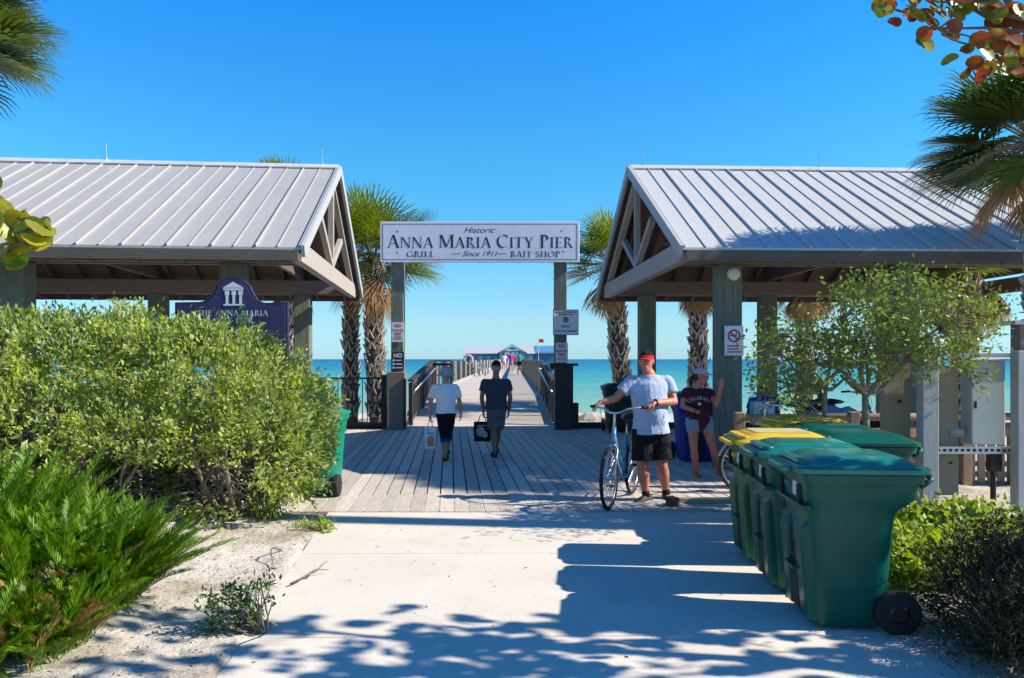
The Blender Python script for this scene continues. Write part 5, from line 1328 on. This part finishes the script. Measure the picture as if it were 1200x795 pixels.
def folds(o, amp, fr):
    me = o.data; nv = [v.normal.copy() for v in me.vertices]
    for v, n_ in zip(me.vertices, nv):
        c = v.co; q_ = Vector((c.x*fr, c.y*fr, c.z*fr*.55)); w_ = noise.noise(q_)+.6*abs(noise.noise(q_*2.3))-.2
        v.co = c+n_*amp*w_
    me.update()
def person(label, base, J, f, skin, shirt, trou, s=1.0, bulk=1.0, sleeve=.55, trleg=.75, hem=.0, vox=.0065, shirt_hem=.02, arms=True, group=None, belly=0, hands=None, fface=None, tr_flare=1.0):
    """J: head, neck, sa,ea,wa, sb,eb,wb, ha,ka,aa, hb,kb,ab (a = image-left). f = body facing"""
    t = empty('person', base, 0, label, 'person', group)
    f = Vector(f).normalized(); side = (J['sb']-J['sa']); side.z = 0; side.normalize()
    hipc = (J['ha']+J['hb'])/2; shc = (J['sa']+J['sb'])/2; hw = (J['sb']-J['sa']).length/2
    B = MB()
    up = (shc-hipc); TL = up.length; up.normalize()
    fw = up.cross(side); fw = fw if fw.dot(f) > 0 else -fw
    def tor(infl, lo, hi, extra=0):
        tb_ = [(-.14,.62*hw,.095*bulk),(-.04,.86*hw,.115*bulk),(.15,.86*hw,.115*bulk+belly*.6),(.38,.82*hw,.110*bulk+belly),(.62,.90*hw,.118*bulk+belly*.6),(.82,.98*hw,.112*bulk),(.94,.96*hw,.098*bulk),(1.02,.76*hw,.080*bulk),(1.08,.50*hw,.066*bulk),(1.13,.36*hw,.058*bulk)]
        pts = []; rr = []
        for a_, w_, d_ in tb_:
            if lo <= a_ <= hi+.1: pts.append(hipc+up*TL*a_+fw*belly*.5*math.sin(max(0,min(1,a_))*math.pi)); rr.append((w_+infl, d_+infl))
        return pts, rr
    p_, r_ = tor(0, -1, 2); B.tube(p_, r_, 20, side=side, rnd_=True)
    B.tube([J['neck']-Z*.06*s, J['neck'], J['head']-Z*.06*s], [.062*s*bulk**.5,.056*s*bulk**.5,.054*s], 14, rnd_=True)
    ff = Vector(fface if fface is not None else f); J['head'] = J['head']-Z*.012; head(B, J['head'], ff, s*1.04)
    lb = bulk**.6
    for q_ in 'ab':
        S_, E_, W_ = J['s'+q_], J['e'+q_], J['w'+q_]
        B.tube([S_, S_.lerp(E_,.5), E_], [.052*s*lb,.047*s*lb,.038*s*lb], 12, rnd_=True)
        B.tube([E_, E_.lerp(W_,.3), W_], [.038*s*lb,.040*s*lb,.026*s*lb], 12, rnd_=True)
        H_, K_, A_ = J['h'+q_], J['k'+q_], J['a'+q_]
        B.tube([H_-Z*.0, H_.lerp(K_,.45), K_], [.092*s*lb,.080*s*lb,.057*s*lb], 14, rnd_=True)
        B.tube([K_, K_.lerp(A_,.3), K_.lerp(A_,.75), A_], [.055*s*lb,.060*s*lb,.040*s*lb,.036*s], 14, rnd_=True)
        ft = J.get('f'+q_, f); ft = Vector(ft)
        B.tube([A_-Z*.05*s-ft*.03*s, A_-Z*.055*s+ft*.06*s, A_-Z*.065*s+ft*.12*s], [.030*s,.030*s,.022*s], 10, rnd_=True)
        if hands and q_ in hands: d_, pn, cu, mi = hands[q_]; hand(B, W_, d_, pn, s*1.08, cu, mi)
    B.build('body', skin, t, world=True, remesh=vox, sm_it=2)
    # shirt
    C_ = MB(); p_, r_ = tor(.022*s, .1, 1.05); p_ = [hipc+up*TL*shirt_hem+fw*belly*.2]+p_; r_ = [(.87*hw+.040, .115*bulk+belly*.5+.042)]+r_
    
    C_.tube(p_, r_, 22, side=side)
    C_.tube([shc+up*TL*.03-side*hw*.75, shc+up*TL*.03+side*hw*.75], [(.050*s,.07*s)]*2, 12, side=up, rnd_=True)
    for q_ in 'ab':
        S_, E_ = J['s'+q_], J['e'+q_]; e_ = S_.lerp(E_, min(sleeve,1)); C_.tube([S_, S_.lerp(e_,.5), e_], [.066*s*lb,.067*s*lb,.072*s*lb], 14); C_.ell(S_+(shc-S_)*.04-up*.004, .068*s*lb,.068*s*lb,.067*s*lb)
        if sleeve > 1: W_ = J['w'+q_]; C_.tube([E_, E_.lerp(W_, sleeve-1)], [.056*s*lb,.045*s], 12, rnd_=True)
    sh = C_.build('shirt', shirt, t, world=True, remesh=vox*1.35, sm_it=6)
    folds(sh, .010, 9); 
    # trousers
    D_ = MB(); p_, r_ = tor(.016*s, -1, .08); D_.tube(p_, r_, 20, side=side, rnd_=True)
    for q_ in 'ab':
        H_, K_, A_ = J['h'+q_], J['k'+q_], J['a'+q_]
        if trleg <= 1:
            e_ = H_.lerp(K_, trleg); D_.tube([H_+Z*.03, H_.lerp(e_,.5), e_], [.106*s*lb,.103*s*lb*tr_flare**.5,.098*s*lb*tr_flare], 16)
        else:
            e_ = K_.lerp(A_, trleg-1); D_.tube([H_+Z*.03, H_.lerp(K_,.5), K_, e_], [.104*s*lb,.092*s*lb,.070*s*lb,.064*s*lb], 16)
    tr = D_.build('trousers' if trleg > 1 else 'shorts', trou, t, world=True, remesh=vox*1.35, sm_it=6)
    folds(tr, .005, 10)
    return t, sh, tr, fw, side
def cap(t, c, f, m, mbrim, s=1.0, up=Z, brim=.085, name='cap'):
    f = Vector(f).normalized(); upv = (Vector(up)-f*Vector(up).dot(f)).normalized(); sd_ = f.cross(upv)
    mt = Matrix((sd_, f, upv)).transposed()
    o = MB().ell(c+upv*.030*s-f*.004*s, .083*s,.106*s,.098*s, mt, nu=20, nv=8, zmin=.05).build(name, m, t, world=True, smooth=True)
    mb = MB(); N_ = 10; base = c+upv*.042*s
    top = []; 
    for k in range(N_+1):
        a = R(-62+124*k/N_); i_ = base+f*.098*s*math.cos(a)+sd_*.080*s*math.sin(a); o_ = base+f*(.098+brim)*s*(math.cos(a)**.7)+sd_*.084*s*math.sin(a)-upv*(.012+.02*math.sin(a)**2)*s
        mb.v += [tuple(i_), tuple(o_), tuple(o_-upv*.006), tuple(i_-upv*.006)]
    for k in range(N_): 
        for j in range(4): mb.f.append((k*4+j, k*4+(j+1)%4, k*4+4+(j+1)%4, k*4+4+j))
    mb.build('brim', mbrim, o, world=True, smooth=False); return o
def hair(t, c, f, m, s=1.0, back=.016, low=0, k=1.0):
    f = Vector(f).normalized(); sd_ = f.cross(Z); mt = Matrix((sd_, f, Z)).transposed()
    return MB().ell(c-f*back*s+Z*(.018-low)*s, .081*s*k,.098*s*k,.108*s*k, mt, nu=20, nv=12).build('hair', m, t, world=True, smooth=True)

# --- man with the bicycle
Y = 8.98
hdv = Vector((-.38,-.925,0)).normalized(); lf = Vector((.925,-.38,0))
bo = Vector((1.27,8.9,0)); gR = bo+hdv*.11-lf*.305+Z*1.10; gL = bo+hdv*.11+lf*.305+Z*1.10
J = dict(head=P(757.5,422.5,Y), neck=P(759,436,Y),
  sa=P(739.5,447,Y), ea=P(722,467,Y-.02), wa=gR+Vector((.085,.02,.045)), sb=P(782,447,Y+.03), eb=P(790,471,Y-.05), wb=gL+Vector((.10,.04,.05)),
  ha=P(753,506,Y), ka=P(753,546,Y-.05), aa=P(757,580,Y-.03), hb=P(771.5,506,Y+.05), kb=P(775.5,545,Y-.02), ab=P(781,577,Y+.10),
  fa=Vector((-.75,-.66,0)), fb=Vector((.05,-1,0)))
mt_, sh, tr, fw, side = person('man in light blue shirt, black shorts and red and black visor cap holding a bicycle', (1.62,8.95,0), J, (-.30,-.95,0), M['skinr'], M['tee'], M['blackc'], s=1.02, bulk=1.28, sleeve=.62, trleg=.86, belly=.035, shirt_hem=-.03, fface=(-.30,-.95,.0), tr_flare=1.12,
   hands={'a':((-.85,-.15,-.45),(.1,.0,-1),1.1,1), 'b':((-.85,-.35,-.40),(-.1,.1,-1),1.1,-1)})
ff = Vector((-.30,-.95,0)); eyes(mt_, J['head'], ff, 1.02)
hair(mt_, J['head'], ff, M['hairg'], 1.02, .014, .0)
hg = MB().tube([J['head']+ff.normalized()*.070-Z*.085, J['head']+ff.normalized()*.075-Z*.112], [(.042,.022),(.03,.016)], 12, side=ff.cross(Z), rnd_=True).build('beard', M['beard'], mt_, world=True, smooth=True)
cap(mt_, J['head'], ff, M['blackc'], M['redc'], 1.04, brim=.055)
fn = ff.normalized(); MB().tube([J['head']+Z*.045+fn*.102*math.cos(a)+fn.cross(Z)*.083*math.sin(a) for a in [R(-80+16*k) for k in range(11)]], [(.022,.006)]*11, 8, side=Z).build('visor_band', M['redc'], mt_, world=True, smooth=True)
shoe(mt_, J['aa'], J['fa'], M['shoe']); shoe(mt_, J['ab'], J['fb'], M['shoe'], pitch=.35)
MB().torus(J['wb']+(J['eb']-J['wb']).normalized()*.03, (J['eb']-J['wb']), .033, .010, 20, 8).box(J['wb']+(J['eb']-J['wb']).normalized()*.03+Vector((-.01,-.025,.03)), (.035,.02,.035)).build('watch', M['rubber'], mt_, world=True, smooth=False)
for q_ in 'ab': 
    MB().tube([J['a'+q_]-Z*.02, J['a'+q_]+(J['k'+q_]-J['a'+q_]).normalized()*.05], [.046,.043], 14, rnd_=False).build('sock', M['blackc'], mt_, world=True, smooth=True)

# --- woman in maroon
Y = 10.75
J = dict(head=P(821.5,440,Y), neck=P(818,452.5,Y), sa=P(804,459.5,Y), ea=P(799.5,476,Y-.02), wa=P(818,483,Y-.20), sb=P(832,460,Y), eb=P(839,475,Y-.12), wb=P(844.5,455,Y-.22),
  ha=P(811.5,492,Y), ka=P(813,526,Y-.06), aa=P(816,554,Y), hb=P(826,492,Y), kb=P(835,524,Y-.05), ab=P(843,555,Y+.12), fa=Vector((.1,-1,0)), fb=Vector((.5,-.86,0)))
w_, sh, tr, fw, side = person('woman in maroon lettered tee and light denim shorts raising one hand by the green post', (2.68,10.75,0), J, (.1,-1,0), M['skinr'], M['maroon'], M['denim'], s=.95, bulk=.98, sleeve=.45, trleg=.42, fface=(.80,-.60,.05),
   hands={'a':((.9,-.3,.1),(0,.6,-.6),.6,1), 'b':((.25,-.1,1),(-.6,-.5,0),.35,1)})
ff = Vector((.80,-.60,0)); eyes(w_, J['head'], ff, .95); hair(w_, J['head'], ff, M['hair'], .95, .018)
cap(w_, J['head'], ff, M['pinkw'], M['pinkw'], .99, brim=.07)
hb3 = J['head']-ff*.10; MB().tube([hb3, hb3-ff*.05-Z*.04, hb3-ff*.05-Z*.12], [.03,.035,.018], 10, rnd_=True).build('ponytail', M['hair'], w_, world=True, smooth=True)
shoe(w_, J['aa'], J['fa'], M['straw'], 'sandal', .9, sandal=True); shoe(w_, J['ab'], J['fb'], M['straw'], 'sandal', .9, sandal=True)
MB().torus(J['wa']+(J['ea']-J['wa']).normalized()*.03, (J['ea']-J['wa']), .030,.006,16,6).build('bracelet', M['hair'], w_, world=True)
# jacket tied / held in front
MB().tube([P(826,478,Y-.22), P(825,492,Y-.24), P(822,505,Y-.22)], [(.05,.03),(.085,.035),(.03,.02)], 14, side=(1,0,0), rnd_=True).build('bundled_garment', M['maroon'], w_, world=True, smooth=True)
# lettering COLORADO on an arc, laid on the cloth
tx = MB(); word = 'COLORADO'; ccx, ccz = P(817,486,Y).x, P(0,486,Y).z; rad = .215
for k, ch in enumerate(word):
    a = R(90+ (3.5-k)*10.0); wch, polys = GL[ch]; hgt = .046
    for p in polys:
        vs = []
        for u_, v_ in p:
            lx_ = (u_-wch/2)*hgt*.85; lz_ = v_*hgt; X_ = ccx+rad*math.cos(a)+lx_*math.sin(a)+lz_*math.cos(a); Z_ = ccz+rad*math.sin(a)-lx_*math.cos(a)+lz_*math.sin(a)
            vs.append((X_, Y-.5, Z_))
        tx.add(vs, [tuple(range(len(vs)))])
for k in range(10): pass
n0 = len(tx.v); tx.add([(ccx+.03*math.cos(k*.628)*(1 if k%2==0 else .6), Y-.5, ccz+.155+.022*math.sin(k*.628)) for k in range(10)], [tuple(range(10))])
wl_ = world_loc(sh); newv = []
for i, v in enumerate(tx.v):
    ok, loc, nrm_, idx = sh.ray_cast(Vector(v)-wl_, Vector((0,1,0)))
    newv.append((v[0], (loc.y+wl_.y-.004-.0003*(i % 5)) if ok else Y-.10, v[2]))
tx.v = newv; tx.build('lettering', M['whitec'], sh, world=True)

# --- walking woman in white (back view)
Y = 12.4
J = dict(head=P(522.5,438.5,Y), neck=P(522.5,448,Y), sa=P(510,454,Y), ea=P(504.5,471,Y), wa=P(504,487,Y-.05), sb=P(534,454,Y), eb=P(538.5,471,Y+.02), wb=P(540,484,Y-.02),
  ha=P(517.5,485,Y), ka=P(520,510,Y+.04), aa=P(522,533,Y+.02), hb=P(527.5,485,Y), kb=P(525.5,508,Y+.15), ab=P(524,527,Y+.02+.30), fa=Vector((.05,1,0)), fb=Vector((0,1,0)))
w2, sh, tr, fw, side = person('woman walking away in white tee, black cropped trousers and grey sun hat', (-1.05,12.4,0), J, (0,1,0), M['skin'], M['whitec'], M['blackc'], s=.92, bulk=1.05, sleeve=.72, trleg=1.22, shirt_hem=.02,
   hands={'a':((0,0,-1),(1,0,0),.9,1), 'b':((0,.05,-1),(-1,0,0),.4,-1)})
c = J['head']; hair(w2, c, (0,1,0), M['hairg'], .92, .01, .02)
mb = MB().tube([c+Z*.132, c+Z*.120, c+Z*.08, c+Z*.04, c+Z*.02, c-Z*.006, c-Z*.014], [(.05,.06),(.080,.094),(.092,.108),(.098,.114),(.105,.122),(.150,.168),(.156,.174)], 24, side=(1,0,0), rnd_=False); mb.build('sun_hat', M['hatg'], w2, world=True, smooth=True)
for q_ in 'ab':
    k_, a_ = J['k'+q_], J['a'+q_]; MB().tube([k_.lerp(a_,.18), k_.lerp(a_,.36)], [.068,.062], 16).build('trouser_cuff', M['cuff'], w2, world=True, smooth=True)
    shoe(w2, a_, J['f'+q_], M['rubber'], 'sandal', .9, sandal=True)
def tote(label, top, w, h, m, mp, rz=0, d=.10):
    t = empty('shopping_bag', top-Z*(h+.12), rz, label, 'bag')
    mb = MB(); loftz(mb, [rrect(-w*.47,w*.47,d*.5,.02,0), rrect(-w*.5,w*.5,d*.55,.02,h*.5), rrect(-w*.5,w*.5,d*.35,.015,h)]); b_ = mb.build('bag_body', m, t, smooth=False, bevel=.004)
    for s_ in (-1,1): MB().tube([(-w*.25,s_*d*.2,h-.01),(-w*.13,s_*.01,h+.10),(0,0,h+.125),(w*.13,s_*.01,h+.10),(w*.25,s_*d*.2,h-.01)], .006, 6).build('bag_handle', m, t)
    return t, b_
tb2, b_ = tote('white shopping bag with orange print carried by the woman in white', J['wa']-Z*.07+Vector((-.0,0,0)), .17, .34, M['bag1'], None, R(10), .16)
mb = MB(); mb.ell((.0,-.085,.14),.062,.012,.07,nu=12,nv=8); mb.box((.01,-.083,.06),(.11,.012,.04)); mb.build('orange_print', M['orange'], b_)
mb = MB(); mb.box((-.0,-.083,.25),(.11,.012,.03)).box((-.03,-.083,.30),(.05,.012,.02)); mb.build('blue_print', M['bblue'], b_)
# --- walking man (back view)
Y = 12.95
J = dict(head=P(581.5,430,Y), neck=P(581,441,Y), sa=P(568,448,Y), ea=P(564.5,466,Y), wa=P(566.5,482,Y+.06), sb=P(594.5,448,Y), eb=P(598,466,Y), wb=P(596.5,481,Y+.10),
  ha=P(576.5,480,Y), ka=P(578,507,Y+.02), aa=P(579.5,529,Y-.05), hb=P(586.5,480,Y), kb=P(584,505,Y+.15), ab=P(581.5,524,Y+.35), fa=Vector((-.1,1,0)), fb=Vector((0,1,0)))
m2_, sh, tr, fw, side = person('man walking away in slate tee, grey shorts and dark cap', (-.28,12.95,0), J, (0,1,0), M['skint'], M['slate'], M['greyc'], s=.97, bulk=1.0, sleeve=.6, trleg=.85, tr_flare=1.05,
   hands={'a':((0,.05,-1),(1,0,0),.9,1), 'b':((-.1,.15,-1),(-1,0,0),.5,-1)})
c = J['head']; hair(m2_, c, (0,1,0), M['hairg'], .96, .006, .02, .97); cap(m2_, c, (0,1,0), M['blackc'], M['blackc'], 1.0)
for q_ in 'ab': shoe(m2_, J['a'+q_], J['f'+q_], M['rubber'], 'sandal', .98, sandal=True)
tb3, b_ = tote('black tote bag with pale print carried by the man in slate', J['wa']-Z*.06+Vector((-.02,0,0)), .28, .33, M['blackc'], None, R(-6), .12)
mb = MB(); mb.ell((-.02,-.068,.17),.075,.010,.085,nu=12,nv=8); mb.ell((.05,-.068,.12),.05,.009,.06,nu=10,nv=7); mb.box((0,-.067,.27),(.16,.010,.02)); mb.build('pale_print', M['hatg'], b_)
# --- seated people under the right pavilion
def seated(label, px, py, Y, f, skin, shirt, trou, hat=None, hm='hair'):
    c = P(px, py, Y); f = Vector(f).normalized(); sd_ = Vector((-f.y, f.x, 0)); 
    if sd_.x < 0: sd_ = -sd_
    hip = Vector((c.x, c.y, c.z-.70)); s_ = .95
    J = dict(head=c, neck=c-Z*.13, sa=c-Z*.215-sd_*.185, sb=c-Z*.215+sd_*.185, ea=c-Z*.47-sd_*.24+f*.05, eb=c-Z*.47+sd_*.24+f*.05, wa=c-Z*.56-sd_*.12+f*.28, wb=c-Z*.56+sd_*.12+f*.28,
       ha=hip-sd_*.09, hb=hip+sd_*.09, ka=hip-sd_*.12+f*.42+Z*.02, kb=hip+sd_*.12+f*.42+Z*.02, aa=hip-sd_*.12+f*.44-Z*.40, ab=hip+sd_*.12+f*.44-Z*.40)
    t, sh, tr, fw, sd2 = person(label, (c.x, c.y, 0), J, f, skin, shirt, trou, s=s_, vox=.010, hands={'a':(f,-Z,.6,1),'b':(f,-Z,.6,-1)}, group=None)
    hair(t, c, f, M[hm], s_, .018, .01)
    for q_ in 'ab': shoe(t, J['a'+q_], f, M['shoe'], s=.95)
    if hat:
        cc = c; MB().tube([cc+Z*.15, cc+Z*.13, cc+Z*.07, cc+Z*.045, cc+Z*.0, cc-Z*.02], [(.04,.04),(.085,.095),(.095,.108),(.10,.112),(.185,.195),(.20,.21)], 24, side=(1,0,0)).build('straw_hat', hat, t, world=True, smooth=True)
    return t, hip
s1_, h1 = seated('seated person with dark hair and strong blue shirt, back turned, under the right pavilion', 895, 454, 12.6, (.15,1,0), M['skint'], M['bluec'], M['blackc'])
s2_, h2 = seated('seated person in a wide tan straw hat under the right pavilion', 962, 457, 12.9, (-.2,1,0), M['skint'], M['slate'], M['blackc'], hat=M['straw'])
t = empty('picnic_bench', (4.6, 12.7, 0), R(1), 'long dark bench on which the two seated people sit', 'bench')
zt = min(h1.z, h2.z)-.10
MB().bx(-1.3,1.6,-.2,.2,zt-.05,zt).build('seat', M['beamd'], t, bevel=.006)
for x_ in (-1.1,1.4): MB().bx(x_-.05,x_+.05,-.16,.16,0,zt-.052).build('leg', M['beamd'], t)
# beach gear near them
tw = empty('beach_bag', (3.98, 12.35, .0), 0, 'white and blue bag standing behind the low timber fence', 'bag')
p = P(893, 481, 12.2); tw.location = (p.x, 12.2, 0)
mb = MB(); loftz(mb, [rrect(-.16,.16,.10,.03,.0), rrect(-.155,.155,.09,.03,1.0)]) 
tw.location.z = 0; 
MB().bx(-.17,.17,-.11,.11,.60,.98).build('bag_body', M['bag1'], tw, bevel=.02)
MB().bx(-.22,.22,-.15,.15,0,.595).build('crate', M['blackw'], tw, bevel=.01)
MB().ell((0,-.112,.82),.07,.006,.05,nu=14,nv=6).build('blue_print', M['bblue'], tw)
g_ = empty('beach_cart', (5.35, 12.2, 0), 0, 'dark beach cart heaped with pale and violet towels behind the fence', 'cart')
MB().bx(-.45,.45,-.28,.28,.35,.72).build('tub', M['black'], g_, bevel=.03)
for sx in (-.35,.35): MB().torus((sx,-.31,.17),(0,1,0),.14,.03,20,6).build('wheel', M['rubber'], g_)
mb = MB().ell((-.15,0,.76),.28,.22,.14).ell((.22,.02,.74),.22,.2,.10); mb.v = [(x_+.05*noise.noise(Vector((x_*6,y_*6,z_*6))),y_,z_+.07*noise.noise(Vector((x_*7,y_*7,z_*7)))) for x_,y_,z_ in mb.v]; mb.build('towels', M['tee'], g_, smooth=True)
MB().tube([(-.45,-.25,.7),(-.85,-.25,1.05),(-.85,.25,1.05),(-.45,.25,.7)],.014,8).build('handle', M['galv'], g_, smooth=True)
# far people on the pier
def farp(label, px, py_head, Y, shirt, trou, s=1.0, f=(0,1,0)):
    z0 = .5; c = Vector(((px-600)/F*Y, Y, z0+1.62*s)); f = Vector(f)
    J = dict(head=c, neck=c-Z*.14*s, sa=c+Vector((-.18,0,-.22))*s, sb=c+Vector((.18,0,-.22))*s, ea=c+Vector((-.24,0,-.5))*s, eb=c+Vector((.24,0,-.5))*s, wa=c+Vector((-.24,.05,-.75))*s, wb=c+Vector((.24,.05,-.75))*s,
      ha=c+Vector((-.09,0,-.72))*s, hb=c+Vector((.09,0,-.72))*s, ka=c+Vector((-.10,.05,-1.12))*s, kb=c+Vector((.10,-.05,-1.12))*s, aa=c+Vector((-.10,.12,-1.54))*s, ab=c+Vector((.10,-.15,-1.54))*s)
    t, *_ = person(label, (c.x, Y, z0), J, f, M['skin'], shirt, trou, s=s, vox=.022, group='walkers far out on the pier')
    hair(t, c, f, M['hair'], s)
farp('far walker in white top and pink skirt colours on the pier, left of the group', 590.5, 418, 72, M['whitec'], M['pinkw'])
farp('far walker in magenta top and blue shorts on the pier', 598.7, 418, 66, M['magc'], M['denim'], 1.04)
farp('far walker in red top on the pier, behind the one in magenta', 603.6, 418, 76, M['redc'], M['greyc'], .98)
farp('far walker in teal top and black shorts on the pier, right of the group', 608.8, 418, 68, M['tealc'], M['blackc'], 1.03)
farp('far walker in pale pink top near the building at the end of the pier', 594.5, 418, 84, M['pinkw'], M['whitec'], .97)
# small dark wedge block at the kerb end
tag(MB().box((1.80,8.62,.05),(.10,.14,.11),(0,0,.4)).build('wheel_chock', M['blackw'], bevel=.012), 'small dark block at the left end of the timber kerb', 'block')
print('objects', len(bpy.data.objects))
